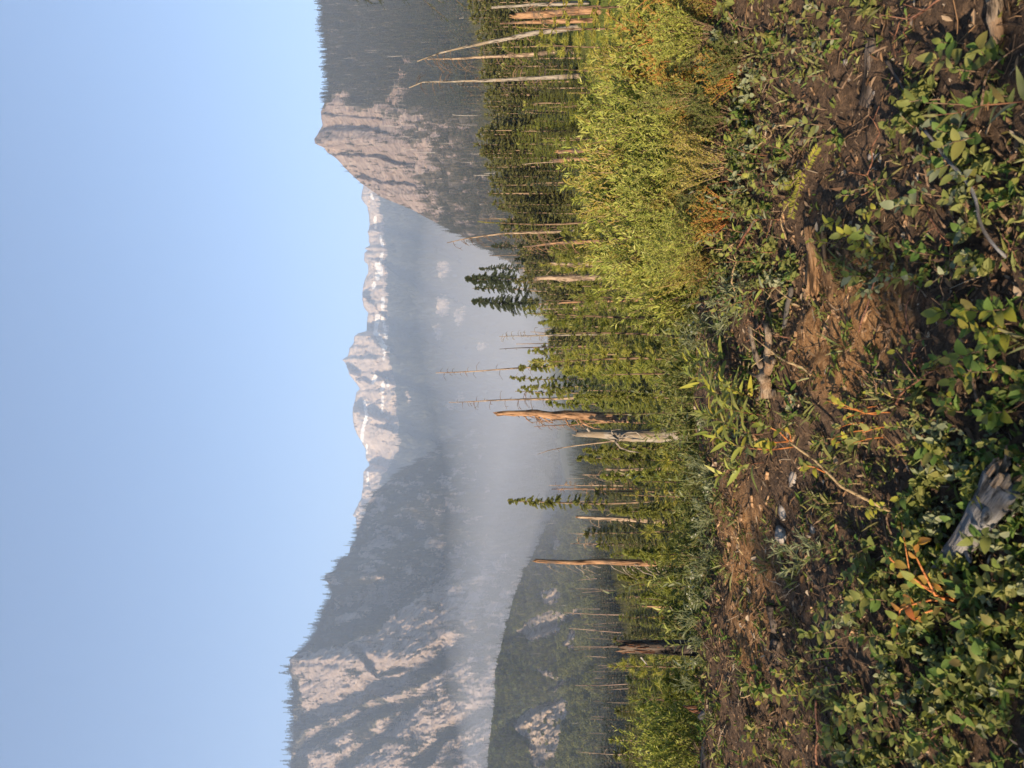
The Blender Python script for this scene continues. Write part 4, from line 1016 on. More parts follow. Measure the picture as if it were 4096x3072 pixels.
# charred stump beside the pine sapling on the bank
def charred_stump():
    D = 6.0
    base = P(2860, 2596, D); base[2] = gz1(base[0], D)
    root = tag(empty('stump', base), 'dark charred stump with a rusty rotten top beside a pine', 'stump')
    top = P(2512, 2590, D) - base
    n = 22; u = np.linspace(0, 1, n)[:, None]
    ax = np.array([0, 0, -.1]) + (top - np.array([0, 0, -.1])) * u
    r = np.interp(u[:, 0], [0, .1, .5, .9, 1], [.085, .070, .062, .053, .047])
    t = MB(); t.tube(ax, r, 18, noise=.35, seed=91, splinter=.12); t.build('trunk', M['bark_dark'], root, smooth=True)
    w = MB(); q = np.random.default_rng(4)
    for i in range(34):
        a = q.uniform(-2.2, .6); z = q.uniform(.70, .97); rr = np.interp(z, [0, 1], [.067, .050]) * q.uniform(.9, 1.12)
        p = ax[0] + (top - ax[0]) * z + np.array([math.cos(a) * rr, math.sin(a) * rr, 0]); l = q.uniform(.04, .11)
        w.tube(np.array([p, p + [0, 0, l * .5], p + [q.normal(0, .006), q.normal(0, .006), l]]), [.005, .006, .002], 5)
    w.build('rotten_wood', M['rot'], root)
    s2 = MB().tube(np.array([top * [1, 1, .90] + [-.06, -.05, 0], top * [1, 1, .86] + [-.13, -.06, -.02]]), [.006, .004], 5); s2.build('branch', M['bark_pale'], root)
charred_stump()

# ------------------------------------------------------------------ mid distance dead trunks and firs, one by one
def thin_trunk_mesh(seed, mat, twigs=5):
    q = np.random.default_rng(seed); m = MB()
    zz = np.linspace(-.03, 1, 8); ax = np.stack([.012 * np.sin(zz * 4 + seed), .012 * np.cos(zz * 3 + seed), zz], -1)
    m.tube(ax, np.linspace(.012, .0045, 8), 6)
    for i in range(twigs):
        z = q.uniform(.35, .97); a = q.uniform(0, 6.28); l = q.uniform(.03, .09)
        m.tube(np.array([[0, 0, z], [math.cos(a) * l * .6, math.sin(a) * l * .6, z - .01], [math.cos(a) * l, math.sin(a) * l, z - .035]]), [.0035, .0028, .0018], 4, cap=False)
    return m.mesh('dead_trunk', M[mat])
TRUNKS = {k: [thin_trunk_mesh(i + 10 * j, k) for i in range(5)] for j, k in enumerate(('bark_pale', 'bark_rust', 'bark_tan'))}
def place_trunks(n, region, dr, hr, mats, label, group, seed, lean=.05):
    q = np.random.default_rng(seed); c = 0
    while c < n:
        Y = q.uniform(region[0], region[1]); D = math.exp(q.uniform(math.log(dr[0]), math.log(dr[1])))
        x = (1536 - Y) / F * D; z = gz1(x, D)
        o = link('dead_trunk', TRUNKS[mats[q.integers(len(mats))]][q.integers(5)], None, (x, D, z))
        h = q.uniform(*hr); o.scale = (h * q.uniform(.5, .95),) * 2 + (h,)
        o.rotation_euler = (q.normal(0, lean), q.normal(0, lean), q.uniform(0, 6.28))
        tag(o, label, 'dead tree', group); c += 1
place_trunks(60, (840, 1420), (75, 240), (6, 13), ['bark_rust', 'bark_tan'], 'thin dead trunk in the burnt stand at the foot of the right mountain', 'dead trunks in the burnt stand', 1)
place_trunks(20, (250, 840), (90, 330), (4, 9), ['bark_tan', 'bark_pale'], 'pale dead trunk poking out of the dark young forest', 'pale trunks in the young forest', 2)
place_trunks(55, (1900, 3060), (170, 360), (9, 18), ['bark_rust', 'bark_tan', 'bark_rust'], 'thin rusty dead trunk in the valley wood below the foothill', 'dead trunks in the valley wood', 3)
def hill_trunks(m, n, acc, hr, label, group, seed, y0=None, y1=None):
    v, X, Y = m.scatter(n * 6, acc, y0=y0, y1=y1, seed=seed)
    q = np.random.default_rng(seed)
    for p in v[:n]:
        o = link('dead_trunk', TRUNKS['bark_pale'][q.integers(5)], None, p - [0, 0, .4])
        h = q.uniform(*hr); o.scale = (h * 1.0, h * 1.0, h); o.rotation_euler = (q.normal(0, .05), q.normal(.03, .06), q.uniform(0, 6))
        tag(o, label, 'dead tree', group)
hill_trunks(mD, 75, lambda X, Y, rk, sn, ea, t: np.where((X > 1330) & (X < 1660), .8, .08) * np.where(rk > .5, .2, 1), (13, 26), 'bleached dead trunk on the forested right mountain', 'bleached trunks on the right mountain', 41, -20, 720)
hill_trunks(mA, 65, lambda X, Y, rk, sn, ea, t: np.where(rk > .5, .1, .8), (16, 30), 'bleached dead trunk in a gully of the left mountain', 'bleached trunks on the left mountain', 42, 1700, 3072)
hill_trunks(mB, 22, lambda X, Y, rk, sn, ea, t: np.where(X < 2300, .8, .3), (8, 16), 'bleached dead trunk on the green left foothill', 'bleached trunks on the foothill', 43, 1950, 3072)

DEADC = proto_collection('far_dead', TRUNKS['bark_pale'])
v = np.concatenate([mD.scatter(500, lambda X, Y, rk, sn, ea, t: np.where((X > 1320) & (X < 1680), .6, .05), y0=-20, y1=700, seed=51)[0], mA.scatter(700, lambda X, Y, rk, sn, ea, t: np.where(rk > .5, .1, .6), y0=1620, y1=3072, seed=52)[0], mC.scatter(500, lambda X, Y, rk, sn, ea, t: np.where(rk > .5, 0, .5), y0=800, y1=2100, seed=53)[0]])
scatter_object('far_dead_trunks', 'small bleached dead trunks speckling the hazy mountainsides', v, jit(len(v), 9, 22, 53), DEADC, 53)
MIDFIR = []
for k in range(6):
    tk, cr = conifer_parts(1.0, (.20, .26, .17, .30, .22, .25)[k], 19, 8, 20, 200 + k, droop=.35, z0=.05, card=(.34, .055), hang=.6)
    MIDFIR.append((tk.mesh('trunk', M['bark_live']), cr.mesh('crown', M[('fir_young', 'pine', 'fir_dark', 'fir_young', 'fir', 'pine')[k]])))
def mid_fir(Y, D, h, k, label, group, sx=1.0):
    x = (1536 - Y) / F * D
    root = empty('fir_tree', (x, D, gz1(x, D)), R.uniform(0, 6.28)); root.scale = (h * sx, h * sx, h)
    link('trunk', MIDFIR[k][0], root); link('crown', MIDFIR[k][1], root)
    return tag(root, label, 'tree', group)
q = np.random.default_rng(77)
for i in range(190):          # right hand young forest
    Y = q.uniform(-60, 1250); D = math.exp(q.uniform(math.log(32), math.log(150)))
    if 1 - abs(Y - 600) / 900 < q.random() * .5: continue
    mid_fir(Y, D, q.uniform(1.6, 4.2) * (1 if D < 70 else 1.3), q.integers(6), 'bushy young fir in the dense wood below the right mountain', 'young firs below the right mountain', q.uniform(1.1, 2.0))
for i in range(115):          # middle and left slope below the bank
    Y = q.uniform(1150, 3060); D = math.exp(q.uniform(math.log(22), math.log(95)))
    mid_fir(Y, D, q.uniform(1.6, 3.8), q.integers(6), 'young fir on the slope that falls from the bank to the valley', 'young firs on the slope', q.uniform(1.1, 1.9))
# the rest of these woods, beyond what can be told apart
def ground_pts(n, yr, dr, seed, keep=None):
    q = np.random.default_rng(seed); Y = q.uniform(yr[0], yr[1], n); D = np.exp(q.uniform(math.log(dr[0]), math.log(dr[1]), n) )
    x = (1536 - Y) / F * D; z = gz(x, D); px = 2048 + (EYE - z) / D * F
    k = np.ones(n, bool) if keep is None else keep(px, Y, D, q)
    return np.stack([x, D, z - .1], -1)[k]
bare = lambda px, Y, D, q: ~((np.abs(px - 2005) < 38) & (Y < 260) | (np.abs(px - 2172) < 30) & (np.abs(Y - 245) < 70) | (np.abs(px - 2240) < 30) & (np.abs(Y - 980) < 30) | (np.abs(px - 2235) < 34) & (np.abs(Y - 1190) < 70)) | (q.random(len(px)) < .08)
v = ground_pts(9000, (-650, 1450), (55, 600), 31, bare)
scatter_object('young_forest', 'dense dark green young forest at the foot of the right mountain', v, jit(len(v), 3.0, 7.5, 31), YOUNG, 31)
v = ground_pts(2800, (1350, 3650), (190, 620), 32)
scatter_object('valley_wood', 'grey green wood on the valley floor below the foothill', v, jit(len(v), 3, 13, 32), FAR, 32)
v = ground_pts(3600, (1250, 3100), (55, 230), 34)
scatter_object('slope_wood', 'small hazy firs dotted over the lower slope', v, jit(len(v), 1.2, 4.5, 34), YOUNG, 34)
v = ground_pts(19000, (-600, 3600), (12, 300), 33)
scatter_object('slope_brush', 'low green brush between the young firs on the slope', v, jit(len(v), .5, 1.2, 33) * np.clip(v[:, 1] / 45, .8, 1.7), BRUSH, 33)

# ------------------------------------------------------------------ half live trees further down the slope
def half_live(label, top, base, D, crown, hw, seed, mat='fir_dark', w=(3, 9), gap=.35, name='fir_tree', bark='bark_live', dead=10, z_skip=None):
    """tree traced by top and base pixels; crown = (X from, X to) carries needles, hw = half width in pixels"""
    b = P(base[0], base[1], D); zg = gz1(b[0], D); b[2] = zg
    t = P(top[0], top[1], D); h = t[2] - zg
    root = empty(name, b); tag(root, label, 'tree')
    q = np.random.default_rng(seed)
    off = t - b
    u = np.linspace(0, 1, 14)[:, None]; ax = np.array([0, 0, -.15]) + (off + np.array([0, 0, .15])) * u + np.stack([.012 * h * np.sin(u[:, 0] * 5 + seed), .012 * h * np.cos(u[:, 0] * 4), 0 * u[:, 0]], -1)
    MB().tube(ax, np.linspace(w[1], w[0], 14) * D / F * .5, 8, noise=.15, seed=seed).build('trunk', M[bark], root, smooth=True)
    z1 = (P(crown[0], 0, D)[2] - zg) / h; z0 = (P(crown[1], 0, D)[2] - zg) / h
    cr = MB(); r = hw * D / F
    nb = 130
    zf = q.uniform(z0, z1, nb); keep = q.random(nb) > gap * (0.5 + vnoise(zf * 7, seed)); zf = zf[keep]; nb = len(zf)
    az = q.uniform(0, 6.28, nb)
    prof = np.clip((z1 - zf) / (z1 - z0), 0.05, 1) ** .55 * np.clip((zf - z0) / (z1 - z0) * 5 + .5, 0, 1)
    ln = r * prof * q.uniform(.5, 1.2, nb)
    out = np.stack([np.cos(az), np.sin(az), 0 * az], -1); perp = np.stack([-np.sin(az), np.cos(az), 0 * az], -1)
    p0 = np.stack([np.interp(zf, u[:, 0], ax[:, k]) for k in range(3)], -1)
    tw = 150
    f = q.random((nb, tw)) * .9 + .1; sg = np.where(q.random((nb, tw)) < .5, -1, 1)
    pos = p0[:, None] + out[:, None] * (ln[:, None] * f)[..., None]; pos[..., 2] += ln[:, None] * (0.12 * f - .4 * f ** 2)
    pos = pos + q.normal(0, .035 * r, pos.shape)
    d = out[:, None] * .8 + perp[:, None] * (sg * q.uniform(.2, 1, f.shape))[..., None]; d[..., 2] += q.normal(-.35, .3, f.shape)
    L = q.uniform(.5, 1.2, f.shape) * r * .17 * (1.2 - .5 * f)
    cr.needles(pos.reshape(-1, 3), d.reshape(-1, 3), L.ravel(), L.ravel() * .34)
    cr.build('crown', M[mat], root)
    for i in range(dead):
        z = q.uniform(.25, .98); a = q.uniform(0, 6.28); l = r * q.uniform(.3, .9)
        p = np.array([np.interp(z, u[:, 0], ax[:, k]) for k in range(3)]); o = np.array([math.cos(a), math.sin(a), 0])
        MB().tube(np.array([p, p + o * l * .5 + [0, 0, .05 * l], p + o * l + [0, 0, -.25 * l]]), [.014, .010, .005], 5).build('branch', M['stem_brown'], root)
    return root
half_live('thin dark fir with green top rising over a torn pale trunk', (1860, 1116), (2330, 1100), 60, (1862, 2060), 52, 1, gap=.5, w=(2, 6))
half_live('fuller dark fir beside the thin one with needles down to its middle', (1884, 1212), (2330, 1206), 64, (1886, 2140), 56, 2, gap=.2, w=(2, 7))
half_live('slight dark fir standing between two taller firs', (1890, 1160), (2330, 1160), 75, (1895, 2120), 34, 3, gap=.3, w=(2, 5))
half_live('small hazy dark fir at the edge of the burnt stand', (1912, 1078), (2300, 1076), 95, (1915, 2080), 24, 4, gap=.2, w=(2, 4))
half_live('stunted dark fir under the curved dead tree', (1940, 985), (2280, 985), 95, (1965, 2080), 26, 5, gap=.2, w=(2, 4))
half_live('bare topped tall tree whose lower half is still green', (1744, 1481), (2620, 1466), 40, (2070, 2560), 52, 6, mat='fir', gap=.1, w=(3, 13), dead=44, bark='bark_tan')
half_live('green fir leaning beside the bare topped tall tree', (2035, 1508), (2560, 1520), 46, (2040, 2480), 40, 7, mat='fir', gap=.2, w=(2, 9), dead=14)
half_live('ragged fir with a brown trunk next to the thin branched snag', (2060, 1568), (2620, 1560), 36, (2066, 2520), 48, 8, mat='fir', gap=.25, w=(2, 9), dead=16)
half_live('lone lopsided fir with a tufted top beside the weathered trunk', (2030, 2012), (2640, 2002), 38, (2032, 2420), 46, 9, mat='fir', gap=.2, w=(3, 10), dead=12)
half_live('ragged bushy fir right of the twin curled poles', (2300, 1838), (2680, 1836), 28, (2304, 2620), 48, 10, mat='fir', gap=.1, w=(2, 8), dead=6)
half_live('dark fir behind the firs with a short dead tip', (2270, 1690), (2620, 1690), 40, (2285, 2560), 42, 11, mat='fir', gap=.1, w=(2, 7), dead=6)
half_live('brown tinged fir between orange trunk and bare topped tree', (2110, 1440), (2560, 1440), 52, (2115, 2480), 40, 12, mat='fir', gap=.2, w=(2, 7), dead=8)

for i, (X, Y, D, hw, mt, lb) in enumerate([(2090, 1235, 34, 46, 'fir', 'full pointed fir between the fuller dark fir and thin sticks'), (2150, 1300, 30, 50, 'fir', 'full green fir behind the frosted sapling'), (2190, 1150, 26, 54, 'fir', 'bushy fir behind the forked pale trunk'), (2110, 1400, 28, 48, 'pine', 'bushy bright fir behind the dark tipped snag'), (2080, 1545, 32, 50, 'fir', 'pointed fir right of the thin branched snag'), (2180, 1610, 26, 54, 'pine', 'full fir in front of the thin branched snag'), (2220, 1030, 24, 58, 'fir', 'broad fir under the leaning rough snag'), (2250, 1490, 20, 66, 'pine', 'broad bright fir at the foot of the bare topped tree'), (2340, 1590, 17, 62, 'fir', 'low broad fir right of the massive orange trunk'), (2330, 1800, 24, 50, 'fir', 'pointed green fir under the leaning pole'), (2400, 1900, 20, 56, 'pine', 'bright fir around the pale yellow stub'), (2440, 2040, 20, 54, 'fir', 'full fir between lone fir and weathered trunk'), (2490, 2210, 20, 56, 'pine', 'bright fir right of the tall bark covered snag'), (2470, 2310, 24, 50, 'fir', 'green fir left of the tall bark covered snag'), (2560, 2390, 16, 60, 'pine', 'bushy fir behind the leaning dead stem'), (2240, 930, 22, 60, 'fir', 'broad fir behind the slim sapling')]):
    half_live(lb, (X, Y), (2600, Y), D, (X + 2, 2700), hw, 40 + i, mat=mt, gap=.0, w=(1, 7), dead=0)

# big fir just right of the view: its drooping branches hang into it
def edge_fir():
    D = 9.0; b = P(2700, -200, D); zg = gz1(b[0], D); b[2] = zg
    root = tag(empty('fir_tree', b), 'dark fir at the frame edge with drooping branch tips', 'tree')
    q = np.random.default_rng(5); h = 5.2
    zz = np.linspace(-.2, h, 12); MB().tube(np.stack([0 * zz, 0 * zz, zz], -1), np.linspace(.09, .02, 12), 9, noise=.15).build('trunk', M['bark_live'], root, smooth=True)
    cr = MB(); br = MB()
    for i in range(70):
        z = q.uniform(.9, 4.9); a = q.uniform(0, 6.28); l = q.uniform(.55, .82) * (1.0 if z < 4 else .8)
        o = np.array([math.cos(a), math.sin(a), 0]); u = np.linspace(0, 1, 6)[:, None]
        bp = np.array([0, 0, z]) + o * l * u + np.array([0, 0, 1]) * l * (.15 * u - .75 * u ** 2)
        br.tube(bp, np.linspace(.009, .002, 6), 4, cap=False)
        n = 46; f = q.random(n); k = (f * 4.99).astype(int); pos = bp[k] + (bp[k + 1] - bp[k]) * (f * 5 - k)[:, None]
        d = o * .7 + np.stack([q.normal(0, .5, n), q.normal(0, .5, n), q.normal(-.75, .3, n)], -1)
        tl = q.uniform(.05, .16, n)
        # each twig a short brush of needles
        m = 16; ff = q.random((n, m)); dn = d / np.linalg.norm(d, axis=1)[:, None]
        pn = pos[:, None] + dn[:, None] * (tl[:, None] * ff)[..., None]; rv = q.normal(size=(n, m, 3)) * .8
        cr.needles(pn.reshape(-1, 3), (dn[:, None] * .9 + rv * .6).reshape(-1, 3), q.uniform(.014, .024, n * m), .0055)
    br.build('branches', M['stem_brown'], root)['kind'] = 'stuff'; cr.build('crown', M['fir_dark'], root)
edge_fir()

# ------------------------------------------------------------------ young conifers near the bank
def sapling(label, X, Y, D, hw, kind, seed, mat, lean=0.0, name='sapling', bark='stem_brown', whorls=None, per=6, density=1.0, leader=.12, nlen=None):
    x = (1536 - Y) / F * D; zg = gz1(x, D); h = P(X, Y, D)[2] - zg
    r = hw * D / F
    wh = whorls or max(8, int(h / .17))
    tk, cr = sapling_parts(h, r, wh, per, seed, kind, lean, density=density, leader=leader, nlen=nlen or (.024 if kind == 'fir' else .030))
    return thing_from(name, [('trunk', tk, M[bark], True), ('crown', cr, M[mat], False)], (x, D, zg), 0, 1, label, 'young tree')
sapling('slim fir sapling with a long bare leader and drooping tufted branches', 1920, 890, 12.5, 74, 'fir', 301, 'fir', whorls=13, per=4, density=1.1, leader=.10)
sapling('feathery yellow green fir in front of the thick orange topped trunk', 2080, 128, 9.5, 118, 'fir', 302, 'fir_light', lean=.04)
sapling('bright feathery fir at the frame edge above the amber bush', 2180, 24, 8.2, 130, 'fir', 303, 'fir_light')
sapling('tiered young pine showing its pale stem between whorls', 2154, 182, 13, 92, 'pine', 304, 'pine_light', whorls=9, per=7)
sapling('narrow fir with a thin pale stem beside the straight tan snag', 2192, 284, 13.5, 78, 'fir', 305, 'fir')
sapling('small spiky fir leader above the willow thicket', 2274, 378, 12, 54, 'fir', 306, 'fir_light', per=4)
sapling('dim young fir behind the willow thicket and right of the crooked stub', 2196, 426, 15, 60, 'fir', 307, 'fir')
sapling('twiggy young pine with a curved tip poking above the willows', 2184, 556, 14, 66, 'pine', 308, 'pine', per=5)
sapling('bright tipped pine sapling in front of the short hollow stub', 2168, 1062, 13, 74, 'pine', 309, 'pine_light')
sapling('dense long needled pine with a straight pale stem', 2124, 1262, 9.6, 116, 'pine', 310, 'pine', whorls=13)
sapling('bushy pine pressed against the straight stemmed pine', 2296, 1190, 9.2, 104, 'pine', 311, 'pine')
sapling('fir sapling with frosted drooping branchlets and thin leader', 2226, 1338, 9.4, 92, 'fir', 312, 'fir', per=7, leader=.10)
sapling('bright green pine left of the frosted fir sapling', 2132, 1440, 11, 104, 'pine', 313, 'pine_light', whorls=14)
sapling('thick low pine in the gap below the bare topped tree', 2400, 1500, 8.6, 120, 'pine', 314, 'pine')
sapling('dark fir sapling hiding the foot of the massive orange trunk', 2424, 1652, 14, 58, 'fir', 315, 'fir', per=7)
sapling('soft low pine at the foot of the bleached grey trunk', 2640, 1840, 7.4, 104, 'pine', 316, 'pine_light')
sapling('soft pine with upswept needles behind the crest shoots', 2600, 1690, 8.0, 96, 'pine', 317, 'pine')
sapling('bright fir below the lone lopsided fir', 2500, 1985, 13, 74, 'fir', 318, 'fir_light', per=7)
sapling('dark fir sapling in front of the twin curled poles', 2560, 1930, 11, 70, 'fir', 319, 'fir')
sapling('pale green pine between the weathered trunk and slender dead fir', 2570, 2130, 10, 88, 'pine', 320, 'pine_light')
sapling('low pine at the foot of the tall bark covered snag', 2640, 2220, 8.4, 100, 'pine', 321, 'pine_light')
sapling('small fir with a spiky leader left of the tall bark covered snag', 2520, 2335, 14, 58, 'fir', 322, 'fir_light', per=5)
sapling('rounded soft pine behind the silvery crest plants', 2640, 2350, 8.0, 104, 'pine', 323, 'pine')
sapling('short fir in front of the leaning dead stem', 2600, 2470, 10, 76, 'fir', 324, 'fir_light')
sapling('pine hugging the charred stump', 2446, 2668, 9.6, 76, 'pine', 325, 'pine_light', whorls=12, per=5)
sapling('broad dark pine behind the splintered stump', 2530, 2800, 7.6, 140, 'pine', 326, 'pine', whorls=11)
sapling('low dark pine in the shade between stump and broad pine', 2640, 2720, 7.8, 110, 'pine', 327, 'pine', whorls=8)
sapling('pine top showing over the bark log at the frame edge', 2640, 3040, 7.0, 110, 'pine', 328, 'pine')

# ------------------------------------------------------------------ shrubs
WIL = []
for k in range(4):
    st, lf = shrub_parts(1.5, (.62, .5, .7, .55)[k], 30, 400 + k, leaf=(.062, .0175), shape='lance', nbr=9, nlf=17, up=1.0)
    WIL.append((st.mesh('stems', M['stem_brown']), lf.mesh('leaves', M['willow'])))
M['willow_b'] = leaf_mat('green_willow_leaf', [(.14, .165, .035), (.20, .22, .05), (.11, .14, .028), (.25, .25, .07)], rough=.5, spec=.25)
M['willow_c'] = leaf_mat('golden_willow_leaf', [(.28, .25, .05), (.35, .30, .07), (.21, .21, .04), (.32, .22, .045)], rough=.5, spec=.25)
for k, (mt, lf_) in enumerate((('willow_b', (.05, .017)), ('willow_c', (.055, .015)), ('willow_b', (.07, .016)), ('willow_c', (.042, .018)))):
    st, lf = shrub_parts(1.5, (.45, .5, .4, .55)[k], 20, 450 + k, leaf=lf_, shape='lance', nbr=8, nlf=15, up=1.5)
    WIL.append((st.mesh('stems', M['stem_tan']), lf.mesh('leaves', M[mt])))
AMB = []
for k in range(3):
    st, lf = shrub_parts(.8, .5, 26, 420 + k, leaf=(.036, .020), shape='oval', nbr=8, nlf=12, up=.7)
    AMB.append((st.mesh('stems', M['stem_red']), lf.mesh('leaves', M['amber'])))
M['rusty'] = leaf_mat('rusty_leaf', [(.26, .19, .04), (.28, .155, .04), (.25, .22, .045), (.20, .20, .04), (.32, .25, .06)])
for k in range(2):
    st, lf = shrub_parts(.8, .5, 26, 430 + k, leaf=(.034, .017), shape='oval', nbr=8, nlf=12, up=.9)
    AMB.append((st.mesh('stems', M['stem_orange']), lf.mesh('leaves', M['rusty'])))
LOW = []
for k in range(4):
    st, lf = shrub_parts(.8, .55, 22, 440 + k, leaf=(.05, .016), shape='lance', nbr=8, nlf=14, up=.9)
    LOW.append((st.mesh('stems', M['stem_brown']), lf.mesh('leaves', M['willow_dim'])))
def shrub(src, k, ph, X, Y, D, label, group=None, name='shrub', widen=1.0):
    x = (1536 - Y) / F * D; zg = gz1(x, D); s = max(.25, (P(X, Y, D)[2] - zg) / ph)
    root = empty(name, (x, D, zg), R.uniform(0, 6.28)); root.scale = (s * widen, s * widen, s)
    for nm, me in zip(('stems', 'leaves'), src[k % len(src)]):
        o = link(nm, me, root)
        if nm == 'leaves': o['kind'] = 'stuff'
    return tag(root, label, 'shrub', group)
q = np.random.default_rng(9)
for i, (X, Y, D) in enumerate([(2420, 40, 6.4), (2360, 190, 7.2), (2450, 150, 5.6), (2330, 300, 7.4), (2430, 330, 6.0), (2290, 420, 7.4), (2400, 450, 5.8), (2310, 540, 7.0), (2420, 560, 5.6), (2260, 640, 7.4), (2350, 680, 6.2), (2250, 740, 7.2), (2420, 760, 5.4), (2300, 820, 6.6), (2280, 880, 7.2), (2400, 880, 5.6), (2330, 960, 6.8), (2430, 990, 5.6), (2400, 1060, 6.6), (2500, 1090, 5.6), (2520, 640, 5.0), (2540, 480, 5.0), (2530, 820, 5.0), (2550, 960, 5.0), (2500, 1150, 6.6), (2400, -130, 6.4), (2440, -60, 5.6), (2380, -240, 6.8), (2460, -330, 6.0)]):
    shrub(WIL, i * 5 + (i // 3), 1.55, X + q.uniform(-60, 45), Y + q.uniform(-20, 20), D, 'pale green willow bush in the sunlit thicket right of the saplings', 'willow bushes of the thicket')
for i, (X, Y, D) in enumerate([(2560, 60, 4.9), (2600, 170, 4.6), (2640, 280, 4.5), (2680, 90, 4.35), (2700, 380, 4.4), (2680, 500, 4.5), (2720, 610, 4.4), (2700, 720, 4.5), (2720, 830, 4.4), (2740, 230, 4.25), (2730, 930, 4.4), (2640, 420, 4.8), (2480, 20, 5.6), (2745, 1010, 4.35)]):
    shrub(AMB, (3 + i % 2) if Y < 340 or i % 4 == 0 else i % 3, .85, X - (40 if Y < 340 else 0), Y, D, 'low amber leaved bush with reddish stems along the foot of the thicket', 'amber bushes under the thicket', widen=1.15)
for i, (X, Y, D) in enumerate([(2790, 40, 3.8), (2820, 140, 3.7), (2760, 210, 3.95), (2850, 300, 3.5), (2790, 390, 3.8), (2840, 470, 3.6), (2800, 560, 3.8), (2860, 650, 3.55), (2800, 760, 3.8), (2850, 860, 3.6), (2800, 960, 3.8), (2880, 230, 3.4), (2820, 1080, 3.8)]):
    shrub((AMB, WIL, LOW)[i % 3], i, (.85, 1.55, .85)[i % 3], X, Y, D, 'small ragged golden bush spilling over the crest below the thicket', 'ragged bushes spilling over the crest', widen=1.2)
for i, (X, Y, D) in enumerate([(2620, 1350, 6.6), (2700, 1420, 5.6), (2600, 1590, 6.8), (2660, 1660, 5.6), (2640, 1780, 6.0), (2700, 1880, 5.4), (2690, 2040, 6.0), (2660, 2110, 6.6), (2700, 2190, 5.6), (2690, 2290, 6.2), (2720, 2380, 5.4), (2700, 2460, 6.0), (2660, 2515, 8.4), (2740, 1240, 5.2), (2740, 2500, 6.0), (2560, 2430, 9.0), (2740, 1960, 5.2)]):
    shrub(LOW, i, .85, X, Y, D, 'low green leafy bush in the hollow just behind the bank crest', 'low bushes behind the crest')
shrub(WIL, 1, 1.55, 2470, 2960, 5.6, 'yellow green willow bush standing behind the bark log')
for i, (X, Y, D) in enumerate([(2560, 3190, 5.4), (2600, 3330, 5.8)]):
    shrub(WIL, i, 1.55, X, Y, D, 'willow bush beyond the end of the bark log', 'willow bushes beyond the log')
shrub(WIL, 2, 1.55, 2560, 3060, 5.2, 'broad willow bush cut by the frame edge behind the bark log')
# unseen firs added behind the viewpoint to keep the foot of the bank in shade
for i, a in enumerate(np.linspace(-4.2, 4.2, 13)):
    x, y = -4.2 + a * .788, -3.4 - a * .616
    root = empty('fir_tree', (x, y, gz1(x, y)), i * 1.3); h = (2.35, 2.1, 2.6, 2.2, 2.5, 2.0, 2.55, 2.3, 2.15, 2.6, 2.25, 2.4, 2.1)[i]; h -= .08; root.scale = (h * 1.7, h * 1.7, h)
    link('trunk', MIDFIR[i % 6][0], root); link('crown', MIDFIR[i % 6][1], root)
    tag(root, 'unseen small fir in the row added behind the viewpoint to shade the bank', 'tree', 'unseen shade firs behind the viewpoint')

# ------------------------------------------------------------------ foreground on the bank
def on_ground(X, Y, d0=1.3, d1=4.6):
    """where the ray through a photo pixel meets the bank"""
    D = np.linspace(d0, d1, 400); p = PP(X, Y, D)
    below = p[:, 2] <= gz(p[:, 0], p[:, 1])
    i = int(np.argmax(below)) if below.any() else 399
    return p[i, 0], p[i, 1], gz1(p[i, 0], p[i, 1])

def leaf_mesh(name, L, W, shape, mat, curl=.25, fold=.22, nl=7):
    t = np.linspace(0, 1, nl)
    if shape == 'oval': w = np.sin(np.pi * t ** .8) ** .75
    elif shape == 'round': w = np.sin(np.pi * t ** .85) ** .55
    else: w = np.sin(np.pi * t ** .7) ** .9
    w = w * W * .5; w[0] = W * .03; w[-1] = 0.0
    V = []
    for i in range(nl):
        y = t[i] * L; z = -curl * L * t[i] ** 2 + .04 * L * math.sin(t[i] * 5)
        for k, f in ((-1, 1), (-.5, .5), (0, 0), (.5, .5), (1, 1)):
            V.append((k * w[i], y, z + fold * abs(k) * w[i] * 1.2 - .10 * w[i] * (k * k)))
    Q = grid_quads(nl, 5)
    return raw_mesh(name, V, None, Q, [M[mat]], smooth=True)
LM = {}
def lm(shape, mat):
    if (shape, mat) not in LM:
        L, W = dict(oval=(.046, .028), round=(.030, .023), lance=(.085, .0165), small=(.019, .013), wide=(.060, .034))[shape]
        LM[(shape, mat)] = [leaf_mesh('leaf', L, W, 'oval' if shape in ('small', 'wide') else shape, mat, curl=c) for c in (.1, .25, .4)]
    return LM[(shape, mat)]

def leaf_obj(root, shape, mat, pos, d, q, sc=1.0):
    d = Vector(d).normalized(); up = Vector((q.normal(0, .35), q.normal(0, .35) - .35, 1.0)); sd = d.cross(up).normalized(); up = sd.cross(d)
    o = link('leaf', lm(shape, mat)[q.integers(3)], root)
    o.matrix_basis = Matrix.Translation(Vector(pos)) @ Matrix((sd, d, up)).transposed().to_4x4() @ Matrix.Scale(sc, 4)
    return o

